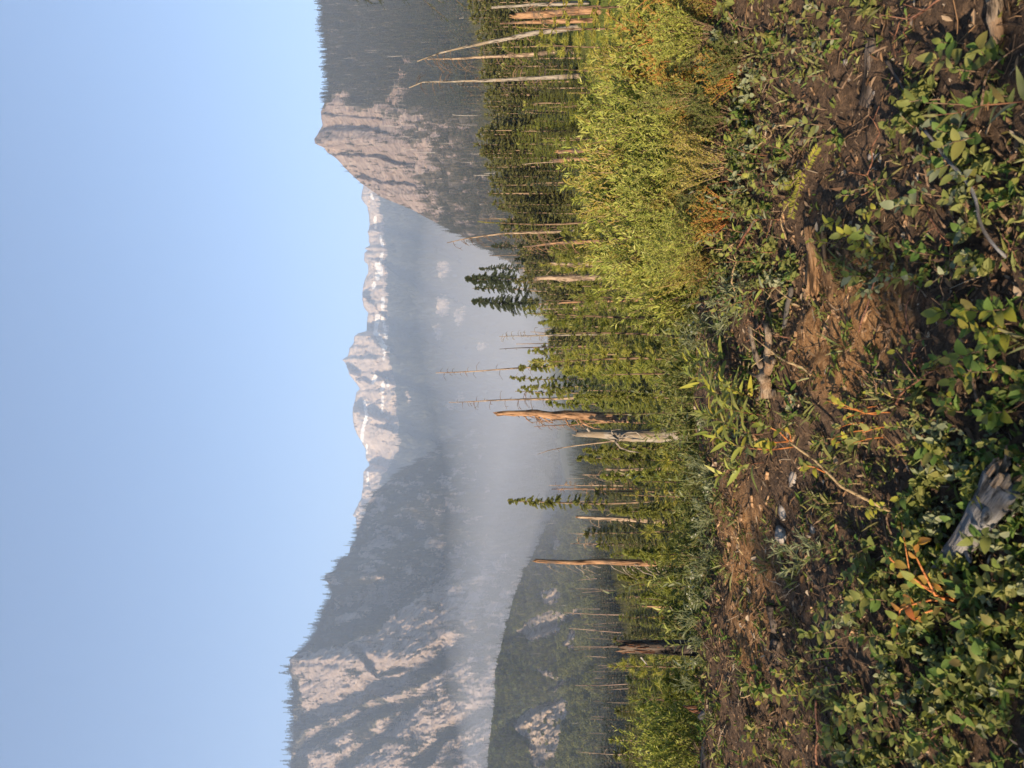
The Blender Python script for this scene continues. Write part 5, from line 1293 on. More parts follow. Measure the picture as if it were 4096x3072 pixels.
def sprig(name, label, loc, h, nl, shape, mats, stem='stem_red', seed=1, stems=1, spread=.5, lean=(0, 0), cat='plant', group=None, lsc=1.0, rstem=.0018, z0=.15):
    """upright plant whose leaves are separate parts"""
    q = np.random.default_rng(seed)
    root = tag(empty(name, loc), label, cat, group)
    for s_ in range(stems):
        a = q.uniform(0, 6.28); sp = spread * q.uniform(.3, 1) if stems > 1 else spread * .35
        tip = np.array([math.cos(a) * sp * h + lean[0] * h, math.sin(a) * sp * h + lean[1] * h, h * q.uniform(.75, 1.05)])
        u = np.linspace(0, 1, 8)[:, None]
        pts = tip * u * np.array([1, 1, 0]) * u ** .6 + np.array([0, 0, 1]) * tip[2] * (u - .12 * u ** 2) / .88 + q.normal(0, .012 * h, (8, 3)) * u
        pts[0, 2] -= .02
        so = MB().tube(pts, np.linspace(rstem * 1.3, rstem * .5, 8), 5).build('stem', M[stem], root, smooth=True)
        for i in range(nl):
            f = z0 + (1 - z0) * (i + .5) / nl; k = f * 6.99; k0 = int(k); p = pts[k0] + (pts[k0 + 1] - pts[k0]) * (k - k0)
            tg = pts[k0 + 1] - pts[k0]; tg = tg / np.linalg.norm(tg)
            az = i * 2.4 + a + q.normal(0, .4)
            d = np.array([math.cos(az), math.sin(az), 0]) * (1.0 - .45 * f) + tg * (.35 + .6 * f) + np.array([0, 0, -.05])
            leaf_obj(so, shape, mats[q.integers(len(mats))], p, d, q, lsc * q.uniform(.65, 1.2) * (1.05 - .3 * f))
    return root

def tuft(name, label, loc, h, n, mat, seed, wid=.005, spread=.5, cat='plant', group=None, shape='lance', flower=None, lean=(0, 0), per=9):
    """clump of narrow leaved shoots"""
    q = np.random.default_rng(seed)
    root = tag(empty(name, loc), label, cat, group); st = MB(); lf = MB(); fl = MB()
    for i in range(n):
        a = q.uniform(0, 6.28); sp = spread * q.uniform(.2, 1)
        tip = np.array([(math.cos(a) * sp + lean[0]) * h, (math.sin(a) * sp + lean[1]) * h, h * q.uniform(.6, 1.05)])
        u = np.linspace(0, 1, 5)[:, None]; pts = tip * np.concatenate([u ** 1.3, u ** 1.3, u], 1); pts[0, 2] = -.015
        st.tube(pts, np.linspace(.0016, .0008, 5), 4, cap=False)
        m = per; f = q.uniform(.15, 1, m); k = np.minimum((f * 4).astype(int), 3); p = pts[k] + (pts[k + 1] - pts[k]) * (f * 4 - k)[:, None]
        ax = tip / np.linalg.norm(tip); d = ax * .8 + q.normal(0, .45, (m, 3))
        L = h * .34 * q.uniform(.6, 1.2, m)
        lf.leaves(p, d, q.normal(0, .5, (m, 3)) + [0, -.4, 1], L, np.full(m, wid) * q.uniform(.7, 1.3, m), fold=.2, shape=shape, curl=.15)
        if flower and q.random() < .6:
            d8 = q.normal(size=(12, 3)); d8[:, 2] = np.abs(d8[:, 2]); fl.leaves(np.repeat(pts[-1:], 12, 0), d8, q.normal(size=(12, 3)), .007, .005, shape='oval')
    o = st.build('stems', M['stem_green'], root); o['kind'] = 'stuff'
    o = lf.build('leaves', M[mat], root); o['kind'] = 'stuff'
    if flower and fl.n: o = fl.build('flower_heads', M[flower], root); o['kind'] = 'stuff'
    return root

# --- wood, logs and stones
def log_between(name, label, p0, p1, r0, r1, mat, seed, cat='log', bumps=.3, n=16, sides=14, sag=0.0, knots=0, end_mat=None, splinter=0.0):
    p0, p1 = np.array(p0, float), np.array(p1, float); mid = (p0 + p1) / 2; L = np.linalg.norm(p1 - p0)
    d = (p1 - p0) / L; root = tag(empty(name, mid), label, cat)
    q = np.random.default_rng(seed)
    rot = Vector((1, 0, 0)).rotation_difference(Vector(d)); root.rotation_mode = 'QUATERNION'; root.rotation_quaternion = rot
    u = np.linspace(-L / 2, L / 2, n); ax = np.stack([u, .03 * L * vnoise(u * 3 / L + seed, 1.0), .03 * L * vnoise(u * 3 / L + seed, 7.0) - sag * (u / L * 2) ** 2], -1)
    t = MB(); t.tube(ax, np.interp(u, [-L / 2, L / 2], [r0, r1]), sides, noise=bumps, seed=seed, splinter=splinter); t.build('wood' if end_mat else 'trunk', M[mat], root, smooth=True)
    for i in range(knots):
        f = q.uniform(.1, .9); k = int(f * (n - 1)); p = ax[k]; rr = r0 + (r1 - r0) * f; a = q.uniform(0, 3.14); o = np.array([q.normal(0, .3), math.cos(a), math.sin(a)])
        MB().tube(np.array([p + o * rr * .5, p + o * rr * 1.5, p + o * rr * 2.1]), [rr * .35, rr * .25, rr * .1], 6, noise=.2, seed=i).build('branch_stub', M[mat], root, smooth=True)
    if end_mat:
        w = MB()
        for i in range(14):
            a = q.uniform(0, 6.28); rr = r0 * math.sqrt(q.random()) * .85; p = ax[0] + np.array([-.002, math.cos(a) * rr, math.sin(a) * rr]); l = q.uniform(.3, 1.2) * r0
            w.tube(np.array([p + [l * .3, 0, 0], p - [l * .5, 0, 0], p - [l, q.normal(0, .2) * l, q.normal(0, .2) * l]]), [r0 * .2, r0 * .16, r0 * .04], 5)
        w.build('torn_end', M[end_mat], root)
    return root
def gp(X, Y, up=0.0):
    x, y, z = on_ground(X, Y); return np.array([x, y, z + up])
log_between('log', 'weathered grey driftwood log with a torn reddish end', gp(4110, 1890, .042), gp(3735, 2330, .022), .056, .020, 'log_grey', 3, bumps=.45, n=26, knots=2, end_mat='wood_driftroot')
log_between('log', 'dark bark log lying along the crest beside the splintered stump', P(2842, 2640, 4.15), P(2868, 3150, 3.85), .03, .062, 'bark_log', 4, bumps=.3, n=26)
log_between('log', 'crumbling bright orange log lit by the sun', gp(3262, 905, .02), gp(3268, 1168, .012), .018, .024, 'wood_orange', 5, bumps=1.0, n=40, splinter=.03)
log_between('log', 'thin split of orange wood below the crumbling log', gp(3318, 930, .01), gp(3322, 1050, .01), .010, .012, 'wood_orange', 6, bumps=.7, splinter=.02)
log_between('log', 'half buried dusty log at the shaded foot of the bank', gp(3500, 150, -.02), gp(3462, 425, -.015), .040, .034, 'bark_log', 7, bumps=.2)
log_between('stick', 'long straight pale stick slanting over the shaded leaves', gp(3805, 515, .06), gp(4090, 1025, .03), .0055, .0042, 'log_grey', 8, cat='stick', bumps=.2, sides=8, knots=3)
log_between('log', 'flat pale slab of split wood at the lower frame edge', gp(3995, 5, .01), gp(4020, 150, .01), .020, .013, 'wood_driftroot', 9, bumps=.5, splinter=.03)
log_between('log', 'grey plank end leaning on the bark log', P(2866, 2800, 4.0), P(2808, 2872, 4.02), .012, .019, 'log_grey', 10, bumps=.4, splinter=.02)
log_between('stick', 'dark twig lying near the half buried log', gp(3560, 240, .01), gp(3660, 390, .01), .006, .004, 'bark_log', 13, cat='stick', sides=7)
log_between('stick', 'reddish broken stick slanting across the willow shoots', gp(3125, 880, .10), gp(2985, 1000, .05), .007, .005, 'stem_red', 14, cat='stick', sides=8, splinter=.02)
log_between('stick', 'upright grey stub leaning against the forked root', gp(3190, 1150, .02), gp(3160, 1305, .015), .011, .008, 'log_grey', 15, cat='stick', sides=9, splinter=.015)
log_between('stick', 'dark charred chunk of wood on the brown bank', gp(3105, 2420, .01), gp(3110, 2530, .01), .024, .018, 'bark_dark', 16, cat='wood', bumps=.6)
log_between('stick', 'second charred chunk lying under the first on the bank', gp(3125, 2560, .01), gp(3110, 2650, .01), .022, .024, 'bark_dark', 17, cat='wood', bumps=.6)
log_between('stick', 'thin dark root crossing the shaded leaves', gp(3930, 1350, .05), gp(3985, 1720, .03), .006, .004, 'stem_brown', 18, cat='root', sides=7)
log_between('stick', 'brown crooked twig rising from the orange soil', gp(3560, 1080, .03), gp(3500, 1330, .05), .004, .003, 'stem_red', 19, cat='stick', sides=7, knots=3)
log_between('stick', 'bent dark rootlet in the shaded corner by the low leaves', gp(3290, 2800, .03), gp(3300, 3060, .03), .005, .004, 'stem_red', 20, cat='root', sides=7)

def forked_root():
    base = gp(3105, 1490, .02); root = tag(empty('driftwood_root', base), 'sun bleached forked root lying like an antler on the bank', 'driftwood')
    def pr(name, pts, r, seed, up=.02):
        pp = np.array([gp(a, b, up + .012 * i) for i, (a, b) in enumerate(pts)]) - base
        MB().tube(pp, np.interp(np.linspace(0, 1, len(pp)), [0, 1], r), 9, noise=.35, seed=seed).build(name, M['wood_driftroot'], root, smooth=True)
    pr('stem', [(3085, 1590), (3096, 1555), (3104, 1520), (3101, 1498)], (.022, .024), 1)
    pr('prong', [(3101, 1500), (3122, 1460), (3126, 1425), (3140, 1380), (3152, 1340), (3160, 1300)], (.020, .013), 2, .03)
    pr('prong', [(3101, 1500), (3094, 1460), (3088, 1425), (3084, 1360), (3083, 1305)], (.015, .008), 3, .04)
    pr('prong', [(3126, 1425), (3150, 1440), (3158, 1455)], (.011, .005), 4, .04)
    pr('prong', [(3152, 1340), (3120, 1330), (3118, 1318)], (.010, .004), 5, .04)
    pr('prong', [(3090, 1560), (3075, 1590), (3065, 1600)], (.016, .006), 6, .02)
    pr('prong', [(3101, 1540), (3060, 1510), (3025, 1490)], (.012, .006), 7, .01)
    pr('prong', [(3110, 1560), (3125, 1590), (3132, 1600)], (.012, .003), 8, .01)
forked_root()

def splintered_stump():
    base = P(2838, 2852, 4.35); base[2] = gz1(base[0], 4.35); root = tag(empty('stump', base), 'small splintered rusty stump behind the bark log', 'stump'); q = np.random.default_rng(3)
    top = P(2722, 2826, 4.35) - base
    for i in range(11):
        a = q.uniform(0, 6.28); rr = .035 * math.sqrt(q.random()); p = np.array([math.cos(a) * rr, math.sin(a) * rr, -.02]); e = top * q.uniform(.55, 1.0) + np.array([math.cos(a) * rr * .5, math.sin(a) * rr * .5, 0])
        MB().tube(np.array([p, p + (e - p) * .4 + q.normal(0, .003, 3), p + (e - p) * .8 + q.normal(0, .003, 3), e]), [.017, .014, .010, .002], 6, noise=.4, seed=i).build('splinter', M['rot' if i % 3 else 'log_grey'], root)
splintered_stump()

def stone(label, X, Y, sx, sy, sz, seed):
    p = gp(X, Y); q = np.random.default_rng(seed); nu, nv = 14, 8
    ph = np.linspace(-1.45, 1.45, nv); th = np.arange(nu) * 2 * math.pi / nu; PH, TH = np.meshgrid(ph, th, indexing='ij')
    v = np.stack([np.cos(PH) * np.cos(TH), np.cos(PH) * np.sin(TH), np.sin(PH)], -1).reshape(-1, 3)
    v = np.sign(v) * np.abs(v) ** .8; v *= (1 + .28 * fbm(v[:, 0] * 1.6 + seed, v[:, 1] * 1.6, v[:, 2] * 1.6, 3))[:, None]
    i = np.arange(nv - 1)[:, None] * nu; j = np.arange(nu)[None, :]; k = (j + 1) % nu
    Q = np.stack([i + j, i + k, i + nu + k, i + nu + j], -1).reshape(-1, 4)
    c = len(v); v = np.vstack([v, v[:nu].mean(0), v[-nu:].mean(0)])
    T = [(c, (a + 1) % nu, a) for a in range(nu)] + [(c + 1, (nv - 1) * nu + a, (nv - 1) * nu + (a + 1) % nu) for a in range(nu)]
    o = link('stone', raw_mesh('stone', v * np.array([sx, sy, sz]), T, Q, [M['stone']], smooth=True), None, (p[0], p[1], p[2] + sz * .05)); o.rotation_euler = (0, 0, q.uniform(-.3, .3))
    tag(o, label, 'stone')
stone('long narrow white stone set in the brown bank', 3132, 2047, .040, .018, .016, 1)
stone('flat pale stone left of the long white one', 3136, 2140, .040, .025, .022, 2)
stone('knobbly white stone right of the long white one', 3172, 1915, .040, .020, .014, 3)
stone('small white pebble below the half buried log', 3385, 250, .012, .010, .010, 4)
stone('tiny white pebble lying on the shaded duff', 3500, 372, .008, .007, .007, 5)
stone('grey pebble in the shade below the needled twig', 3490, 625, .014, .012, .012, 6)
stone('pale stone chip under the low olive leaves', 3255, 2115, .02, .012, .010, 7)

# --- leafy plants, one by one
def put(X, Y): return gp(X, Y)
for i, (X, Y, h, n, ln) in enumerate([(3060, 1850, .20, 12, (-.1, -.2)), (3075, 1800, .26, 14, (.1, -.2)), (3050, 1740, .24, 14, (.25, 0)), (3030, 1690, .27, 14, (.3, -.2)), (3010, 1640, .24, 13, (.2, -.3)), (2980, 1600, .26, 14, (.35, 0)), (2960, 1545, .25, 13, (.3, -.1)), (2930, 1500, .24, 12, (.35, 0)), (3000, 1560, .17, 11, (.1, -.4)), (3070, 1660, .18, 12, (.3, -.4)), (2940, 1440, .20, 11, (.2, 0)), (3040, 1590, .20, 12, (.1, -.5))]):
    sprig('willow_shoot', 'bright broad leaved willow shoot in the sunlit clump on the bank crest', put(X, Y), h * 1.15, n + 4, 'lance', ['leaf_yellow', 'willow', 'leaf_olive', 'willow'], 'stem_red', 500 + i, 1, .5, ln, 'plant', 'willow shoots of the crest clump', lsc=1.3)
for i, (Y, h, t) in enumerate([(1285, .24, 0), (1340, .22, 1), (1590, .52, 2), (1650, .44, 3), (1715, .40, 0), (1770, .36, 1), (1925, .58, 2), (1985, .30, 3), (2290, .52, 0), (2345, .24, 1), (2450, .26, 2), (2520, .22, 3), (2580, .18, 0), (2655, .18, 1)]):
    x, y = (1536 - Y) / F * 4.1, 4.1
    sprig('tall_shoot', 'tall slender shoot with narrow leaves rising from the bank crest', (x, y, gz1(x, y)), h, 13, 'lance', ['grass', 'leaf_grey', 'willow'], 'stem_green', 530 + i, 1, .35, (-.1 + .06 * t, 0), 'plant', 'tall shoots on the crest', lsc=.72, rstem=.0014)
for i, Y in enumerate([1300, 1370, 1420, 1690, 1840, 1900, 1960, 2020, 2070, 2110, 2160, 2210, 2260, 2310, 2360, 2410, 2480, 2560, 2640, 2740]):
    D = 3.95 + .12 * math.sin(i * 2.1); x = (1536 - Y) / F * D
    tuft('silvery_plant', 'silvery narrow leaved tuft on the very edge of the bank', (x, D, gz1(x, D)), .10 + .035 * math.sin(i * 1.7), 9, 'leaf_grey', 560 + i, .0045, .75, 'plant', 'silvery tufts on the bank edge', flower='petal' if i % 3 == 0 else None)
for i, (X, Y, h) in enumerate([(3180, 2190, .10), (3230, 2250, .13), (3300, 2190, .12), (2960, 1180, .12), (2990, 1240, .13), (3010, 1130, .12), (2930, 1290, .12)]):
    tuft('silvery_plant', 'greyish soft leaved tuft growing on the brown face of the bank', put(X, Y), h, 6, 'leaf_grey', 590 + i, .006, .8, 'plant', 'greyish tufts on the bank face')
# arching branch with yellow tips
def arching_branch():
    base = gp(3640, 2090); root = tag(empty('branch', base), 'long tan branch arching over the bank with yellow leaves at its tips', 'branch'); q = np.random.default_rng(12)
    Db = base[1]
    main = np.array([base - [0, 0, .02]] + [P(a, b, Db + dd) for a, b, dd in ((3520, 2025, .03), (3367, 1948, .10), (3261, 1842, .18), (3200, 1800, .22), (3155, 1766, .24))]) - base
    MB().tube(main, np.linspace(.0062, .0035, len(main)), 8, noise=.2).build('stem', M['stem_tan'], root, smooth=True)
    for ps in ([(3155, 1766), (3120, 1730), (3085, 1712), (3040, 1700)], [(3185, 1785), (3120, 1795), (3080, 1800), (3030, 1795)], [(3155, 1766), (3105, 1770), (3065, 1765)], [(3165, 1768), (3160, 1735), (3125, 1715)], [(3300, 1890), (3260, 1870), (3215, 1860)]):
        pp = np.array([P(a, b, Db + .24) for a, b in ps]) - base; so = MB().tube(pp, np.linspace(.003, .0014, len(pp)), 6).build('side_twig', M['stem_orange'], root, smooth=True)
        for i in range(5):
            leaf_obj(so, 'wide', ('leaf_yellow', 'leaf_olive')[i % 2], pp[-1] + (pp[-2] - pp[-1]) * .25 * i, [q.normal(0, .5), q.normal(0, .5) - .3, q.uniform(.2, 1)], q, q.uniform(.55, .85))
    for i in range(4): leaf_obj(root, 'oval', 'leaf_yellow', P(3470 + 12 * i, 2040 - 8 * i, Db + .02) - base, [q.normal(), -.5, q.normal(.2, .4)], q, .7)
arching_branch()
# orange stemmed seedling
def orange_seedling():
    base = gp(3838, 2412); root = tag(empty('seedling', base), 'glowing orange stemmed seedling with turning leaves above the grey log', 'plant'); q = np.random.default_rng(14); Db = base[1]
    for i, ps in enumerate([[(3780, 2400), (3700, 2350), (3640, 2300), (3606, 2090)], [(3760, 2380), (3650, 2310), (3565, 2240), (3540, 2200)], [(3740, 2380), (3690, 2280), (3660, 2220), (3676, 2150)], [(3790, 2350), (3770, 2250), (3765, 2180)], [(3720, 2400), (3640, 2420), (3600, 2440), (3585, 2520)], [(3800, 2420), (3700, 2450), (3660, 2480), (3640, 2430)], [(3800, 2380), (3740, 2330), (3700, 2300)]]):
        pp = np.array([np.zeros(3) - [0, 0, .01]] + list(np.array([P(a, b, Db + .02 * math.sin(i * 2) + .015 * k) for k, (a, b) in enumerate(ps)]) - base))
        so = MB().tube(pp, np.linspace(.0042, .0018, len(pp)), 6, noise=.15, seed=i).build('stem', M['stem_orange'], root, smooth=True)
        for k in range(7):
            f = q.uniform(.45, 1) * (len(pp) - 1.01); k0 = int(f); leaf_obj(so, 'oval', ('leaf_orange', 'leaf_yellow', 'leaf_orange', 'leaf_green')[k % 4], pp[k0] + (pp[k0 + 1] - pp[k0]) * (f - k0), q.normal(0, 1, 3) + [0, -.3, .4], q, q.uniform(.55, 1))
orange_seedling()
# yellow needled fir twig
def fir_twig():
    base = gp(3290, 690, .05); root = tag(empty('fir_twig', base), 'yellow needled fir twig lying above the orange log', 'twig'); q = np.random.default_rng(15)
    for ps in ([(3290, 690), (3270, 760), (3235, 870)], [(3270, 760), (3250, 800), (3190, 830)], [(3290, 690), (3240, 740), (3195, 740)], [(3300, 680), (3330, 620), (3350, 590)]):
        pp = np.array([gp(a, b, .07) for a, b in ps]) - base; MB().tube(pp, [.003, .002, .001], 5).build('stem', M['stem_brown'], root)
        n = 70; f = q.random(n) * (len(pp) - 1.01); k = f.astype(int); p = pp[k] + (pp[k + 1] - pp[k]) * (f - k)[:, None]; ax = pp[-1] - pp[0]; ax /= np.linalg.norm(ax); sd = np.cross(ax, [0, -.6, .8]) ; s_ = np.where(q.random(n) < .5, -1, 1)[:, None]
        o = MB().leaves(p, ax * .5 + sd * s_ + q.normal(0, .1, (n, 3)), np.tile([0, -.5, 1.0], (n, 1)), .022, .0034, fold=.05, shape='lance').build('needles', M['leaf_yellow'], root); o['kind'] = 'stuff'
fir_twig()
# blurred fireweed shoot at the foot of the picture
sprig('tall_shoot', 'narrow leaved green shoot with a red stem at the foot of the bank', gp(4090, 470) + [0, -.12, 0], .30, 16, 'lance', ['grass', 'leaf_green'], 'stem_red', 640, 1, .4, (.0, .1), lsc=.9)
# broad leaved low plants
def spots(n, xr, yr, seed, mind=34):
    q = np.random.default_rng(seed); out = []
    while len(out) < n and mind > 5:
        for _ in range(200):
            c = (q.uniform(*xr), q.uniform(*yr))
            if all(math.hypot(c[0] - a, c[1] - b) > mind for a, b in out): out.append(c)
            if len(out) >= n: break
        mind *= .8
    return out
k = 700
def bed(n, xr, yr, shape, mats, hr, nl, label, group, stem='stem_brown', lsc=1.0, stems=1, seed=0, spread=.7):
    global k
    for X, Y in spots(n, xr, yr, seed):
        k += 1; h = R.uniform(*hr)
        sprig('leafy_plant', label, gp(X, Y), h, nl, shape, mats, stem, k, stems, spread, (R.uniform(-.2, .2), -.15), 'plant', group, lsc * R.choice((.55, .7, .85, 1.0, 1.15)))
bed(40, (3330, 3700), (2150, 3060), 'oval', ['leaf_olive', 'leaf_green', 'leaf_olive'], (.08, .17), 9, 'olive leaved low plant on the shaded left foot of the bank', 'olive plants on the left foot', seed=1)
bed(44, (3680, 4100), (2050, 3072), 'oval', ['leaf_green', 'leaf_green', 'leaf_olive'], (.06, .13), 9, 'fresh green low plant massed below the grey log', 'green plants below the grey log', 'stem_green', seed=2)
bed(30, (3700, 4100), (1150, 2000), 'oval', ['leaf_green', 'leaf_green', 'leaf_yellow'], (.06, .14), 8, 'green leafed plant in the dark hollow between stick and grey log', 'plants in the dark hollow', seed=3)
bed(22, (3250, 3700), (1500, 2050), 'small', ['leaf_olive', 'leaf_yellow', 'leaf_green'], (.06, .12), 12, 'small round leaved plant trailing on the brown bank under the forked root', 'trailing plants under the forked root', 'stem_tan', seed=4, lsc=1.1)
bed(26, (3480, 4050), (500, 1150), 'oval', ['leaf_olive', 'leaf_green', 'leaf_grey'], (.07, .15), 8, 'dull green leafy plant around the long pale stick', 'plants around the long stick', seed=5)
bed(24, (3000, 3380), (0, 560), 'oval', ['leaf_grey', 'leaf_olive', 'leaf_olive'], (.09, .17), 9, 'greyish leafy plant at the shaded foot of the amber bushes', 'plants below the amber bushes', 'stem_brown', seed=6, lsc=.85)
bed(9, (3780, 4060), (60, 470), 'wide', ['leaf_green', 'leaf_olive'], (.07, .12), 6, 'sparse broad leaved plant on the bare duff at the lower corner', 'plants on the bare duff', seed=7, lsc=.9)
bed(40, (2850, 3180), (480, 1260), 'oval', ['willow', 'leaf_olive', 'leaf_green'], (.10, .20), 11, 'sunlit yellow green plant between the fir twig and the thicket', 'sunlit plants before the thicket', seed=8, lsc=.8)
bed(22, (2900, 3150), (540, 1250), 'lance', ['willow', 'leaf_grey', 'leaf_olive'], (.12, .24), 12, 'long leaved willow sprig between the forked root and the thicket', 'willow sprigs before the thicket', 'stem_red', seed=12, lsc=.62)
bed(9, (3380, 3560), (760, 1020), 'oval', ['leaf_yellow', 'leaf_olive', 'leaf_yellow'], (.06, .12), 7, 'yellowing broad leaved plant just below the orange log', 'yellowing plants below the orange log', seed=9)
bed(14, (3020, 3260), (2640, 3060), 'oval', ['leaf_yellow', 'leaf_olive', 'leaf_green'], (.06, .14), 8, 'yellow leaved plant on the bare brown slope under the bark log', 'yellow plants under the bark log', 'stem_tan', seed=10, lsc=.8)
bed(10, (3440, 3560), (1620, 1760), 'wide', ['leaf_yellow', 'leaf_olive'], (.10, .17), 4, 'bright yellow green twig leaning over the middle of the bank', 'yellow twigs in the middle of the bank', 'stem_orange', seed=11, lsc=.75)

# bare twigs tangled over the bank
TWIGS = []
for j in range(6):
    q = np.random.default_rng(900 + j); L = (.30, .22, .26, .18, .34, .2)[j]
    u = np.linspace(-.5, .5, 9); pts = np.stack([u * L, .05 * L * np.sin(u * 5 + j), L * (.18 - .6 * u ** 2) + .01 * q.normal(size=9)], -1)
    m_ = MB().tube(pts, np.linspace(.0034, .0013, 9), 5)
    for _ in range(4):
        kk = q.integers(2, 8); e = np.array([q.normal(.3, .3), q.normal(0, .6), abs(q.normal(.4, .3))]) * L * .25; m_.tube(np.array([pts[kk], pts[kk] + e * .6, pts[kk] + e]), [.0018, .0014, .0008], 4)
    TWIGS.append([m_.mesh('twig', M[c]) for c in ('stem_red', 'stem_brown', 'stem_tan')])
for lab, grp, cs, n, xr, yr, sd in (('reddish bare twig arching in the sunlit tangle below the thicket', 'twigs below the thicket', (0, 2), 20, (2870, 3200), (500, 1650), 1), ('brown bare twig lying on the shaded foot of the bank', 'twigs on the shaded foot', (1, 0), 26, (3350, 4080), (80, 3000), 2), ('thin bare twig on the brown crest above the white stones', 'twigs on the brown crest', (1, 2), 12, (2900, 3150), (1800, 2900), 3)):
    q = np.random.default_rng(sd)
    for X, Y in spots(n, xr, yr, 50 + sd, 60):
        o = link('twig', TWIGS[q.integers(6)][cs[q.integers(len(cs))]], None, gp(X, Y, .004)); o.rotation_euler = (q.normal(0, .3), q.normal(0, .25), q.uniform(0, 6.28)); o.scale = (q.uniform(.6, 1.3),) * 3
        tag(o, lab, 'twig', grp)

# creeping ground cover too small to pick apart
def cover_mesh(seed, mat, L):
    q = np.random.default_rng(seed); st = MB(); lf = MB()
    for i in range(5):
        a = q.uniform(0, 6.28); e = np.array([math.cos(a) * .045, math.sin(a) * .045, q.uniform(.02, .06)])
        st.tube(np.array([[0, 0, -.01], e * .6, e]), [.0012, .001, .0007], 3, cap=False)
        n = 6; f = q.uniform(.3, 1, n)[:, None]; lf.leaves(e * f, q.normal(0, 1, (n, 3)) + [0, 0, .5], q.normal(0, .4, (n, 3)) + [0, 0, 1], L * q.uniform(.7, 1.2, n), L * .65, shape='round', curl=.15)
    return joined('cover', st, lf, M['stem_green'], M[mat])
def wisp_mesh(seed, mat, L, w, n=9):
    q = np.random.default_rng(seed); m = MB(); p = np.stack([q.normal(0, .03, n), q.normal(0, .03, n), np.zeros(n)], -1)
    d = q.normal(0, .7, (n, 3)); d[:, 2] = np.abs(d[:, 2]) * .7 + .15
    m.leaves(p, d, q.normal(0, .6, (n, 3)) + [0, 0, .6], L * q.uniform(.5, 1.3, n), w, fold=.2, shape='lance', curl=.4); return m.mesh('wisp', M[mat])
COVER2 = proto_collection('mixed_cover', [wisp_mesh(1, 'grass', .07, .0028, 10), wisp_mesh(2, 'leaf_dead', .03, .013, 6), wisp_mesh(3, 'leaf_dead', .022, .010, 7), wisp_mesh(4, 'leaf_green', .04, .012, 7), wisp_mesh(5, 'leaf_olive', .022, .010, 14), wisp_mesh(6, 'leaf_olive', .045, .005, 10), wisp_mesh(7, 'leaf_green', .03, .007, 12), wisp_mesh(8, 'stem_brown', .07, .0022, 7)])
COVER = proto_collection('ground_cover', [cover_mesh(i, m, l) for i, (m, l) in enumerate([('leaf_green', .022), ('leaf_olive', .018), ('leaf_green', .016), ('leaf_olive', .026), ('leaf_grey', .02)])])
def cover_pts(n, seed):
    q = np.random.default_rng(seed); x = q.uniform(-2.6, 2.6, n); y = q.uniform(1.3, 4.3, n); z = gz(x, y)
    px = 2048 + (EYE - z) / y * F; py = 1536 - x / y * F
    d = .02 + .8 * sstep(3600, 3900, px) * sstep(1200, 1800, py) + .5 * sstep(3300, 3500, px) * sstep(2100, 2500, py) + .2 * sstep(3400, 3700, px) * (py < 1100) * (py > 480) + .2 * (px < 3200) * (py < 1200)
    d *= .25 + 1.1 * (fbm(x * 3, y * 3, 9, 2) > -.05)
    return np.stack([x, y, z], -1)[q.random(n) < d]
v = cover_pts(4200, 3)
scatter_object('ground_cover', 'tiny round leaved creepers covering the foot of the bank', v, jit(len(v), .7, 1.5, 3), COVER, 3)

q = np.random.default_rng(71); n = 4200; x = q.uniform(-2.6, 2.6, n); y = q.uniform(1.3, 4.45, n)
k_ = q.random(n) < .45 + .5 * (fbm(x * 2.2, y * 2.2, 5, 2) > .05); x, y = x[k_], y[k_]
scatter_object('dry_growth', 'dry grass wisps, dead leaves and weeds strewn over the bank', np.stack([x, y, gz(x, y)], -1), jit(len(x), .5, 1.35, 72), COVER2, 72)

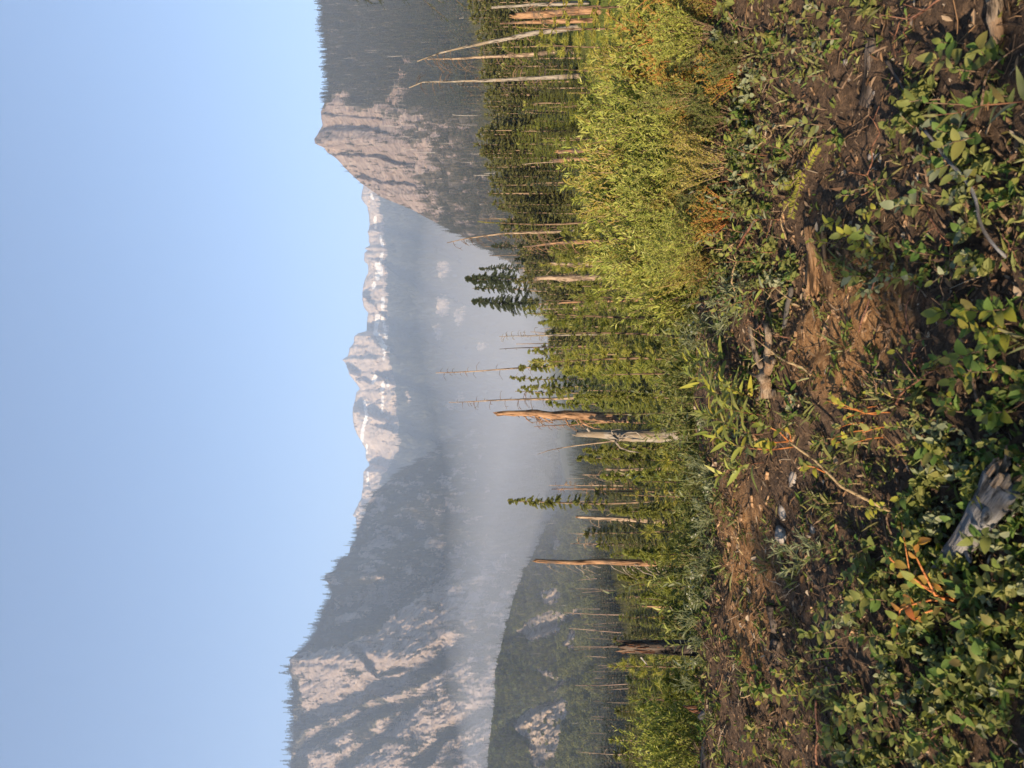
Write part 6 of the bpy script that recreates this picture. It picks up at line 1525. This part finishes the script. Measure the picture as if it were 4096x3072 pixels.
# rotten wood crumbled into chunks and splinters on the sunlit part of the bank
def debris():
    q = np.random.default_rng(33); m = MB(); n = 5200
    x = q.uniform(-2.4, 2.4, n); y = q.uniform(1.9, 4.3, n); z = gz(x, y); px = 2048 + (EYE - z) / y * F; py = 1536 - x / y * F
    d = .06 + .9 * np.exp(-((px - 3350) / 260) ** 2 - ((py - 1270) / 300) ** 2) + .75 * np.exp(-((px - 2980) / 130) ** 2 - ((py - 2200) / 480) ** 2) + .5 * np.exp(-((px - 3130) / 100) ** 2 - ((py - 1350) / 250) ** 2)
    d *= .5 + .8 * (fbm(x * 4, y * 4, 3.3, 2) > -.1)
    k = q.random(n) < d; x, y, z = x[k], y[k], z[k]; n = len(x)
    L = .010 + .055 * q.random(n) ** 2.5; w = L * q.uniform(.12, .4, n); t = w * q.uniform(.3, .9, n)
    a = q.normal(0, .7, n); ax = np.stack([np.cos(a), np.sin(a), q.normal(0, .3, n)], -1); ax /= np.linalg.norm(ax, axis=1)[:, None]
    up = q.normal(0, .5, (n, 3)) + [0, -.3, 1]; sd = np.cross(ax, up); sd /= np.linalg.norm(sd, axis=1)[:, None]; up = np.cross(sd, ax)
    c = np.stack([x, y, z + t * .3], -1); V = []
    for i, (u, v_, w_) in enumerate([(a_, b_, c_) for a_ in (-1, 1) for b_ in (-1, 1) for c_ in (-1, 1)]):
        V.append(c + ax * (u * L * .5 * q.uniform(.7, 1.2, n))[:, None] + sd * (v_ * w * .5 * q.uniform(.5, 1.2, n))[:, None] + up * (w_ * t * .5 * q.uniform(.5, 1.2, n))[:, None])
    V = np.stack(V, 1).reshape(-1, 3); Q = np.array([(0, 1, 3, 2), (4, 6, 7, 5), (0, 4, 5, 1), (2, 3, 7, 6), (0, 2, 6, 4), (1, 5, 7, 3)])
    m.add(V, None, (np.arange(n)[:, None, None] * 8 + Q[None]).reshape(-1, 4))
    o = m.build('wood_debris', M['crumble']); tag(o, 'crumbled orange wood chunks and splinters over the bank', None, None, 'stuff')
M['crumble'] = bark_mat('crumbled_wood', (.24, .135, .065), (.42, .27, .15), (.13, .09, .06), scale=5, bump=.6)
debris()

# litter: chips, twigs, dead leaves and needles strewn over the duff
def litter():
    q = np.random.default_rng(21); m = MB()
    n = 26000; x = q.uniform(-2.7, 2.7, n); y = q.uniform(1.3, 4.5, n) ; z = gz(x, y)
    p = np.stack([x, y, z + .003], -1); a = q.uniform(0, 6.28, n); d = np.stack([np.cos(a), np.sin(a) * .6, q.normal(.05, .25, n)], -1)
    L = .006 + .04 * q.random(n) ** 3; m.leaves(p, d, q.normal(0, .35, (n, 3)) + [0, -.2, 1], L, L * q.uniform(.15, .6, n), fold=.15, shape='oval', curl=.1)
    for i in range(1500):
        x, y = q.uniform(-2.6, 2.6), q.uniform(1.4, 4.4); a = q.uniform(0, 3.14); l = q.uniform(.03, .16); p = np.array([x, y, gz1(x, y) + .006]); e = p + np.array([math.cos(a) * l, math.sin(a) * l, 0]); e[2] = gz1(e[0], e[1]) + q.uniform(.004, .03)
        m.tube(np.array([p, (p + e) / 2 + q.normal(0, .006, 3), e]), [.0018, .0016, .0009], 4, cap=False)
    n = 26000; x = q.uniform(-2.6, 2.6, n); y = q.uniform(1.35, 4.45, n); a = q.uniform(0, 6.28, n)
    m.needles(np.stack([x, y, gz(x, y) + .004], -1), np.stack([np.cos(a), np.sin(a), q.normal(.15, .25, n)], -1), q.uniform(.012, .035, n), .0022)
    o = m.build('litter', M['litter']); tag(o, 'brown chips, twigs and dead leaves strewn over the bank', None, None, 'stuff')
litter()
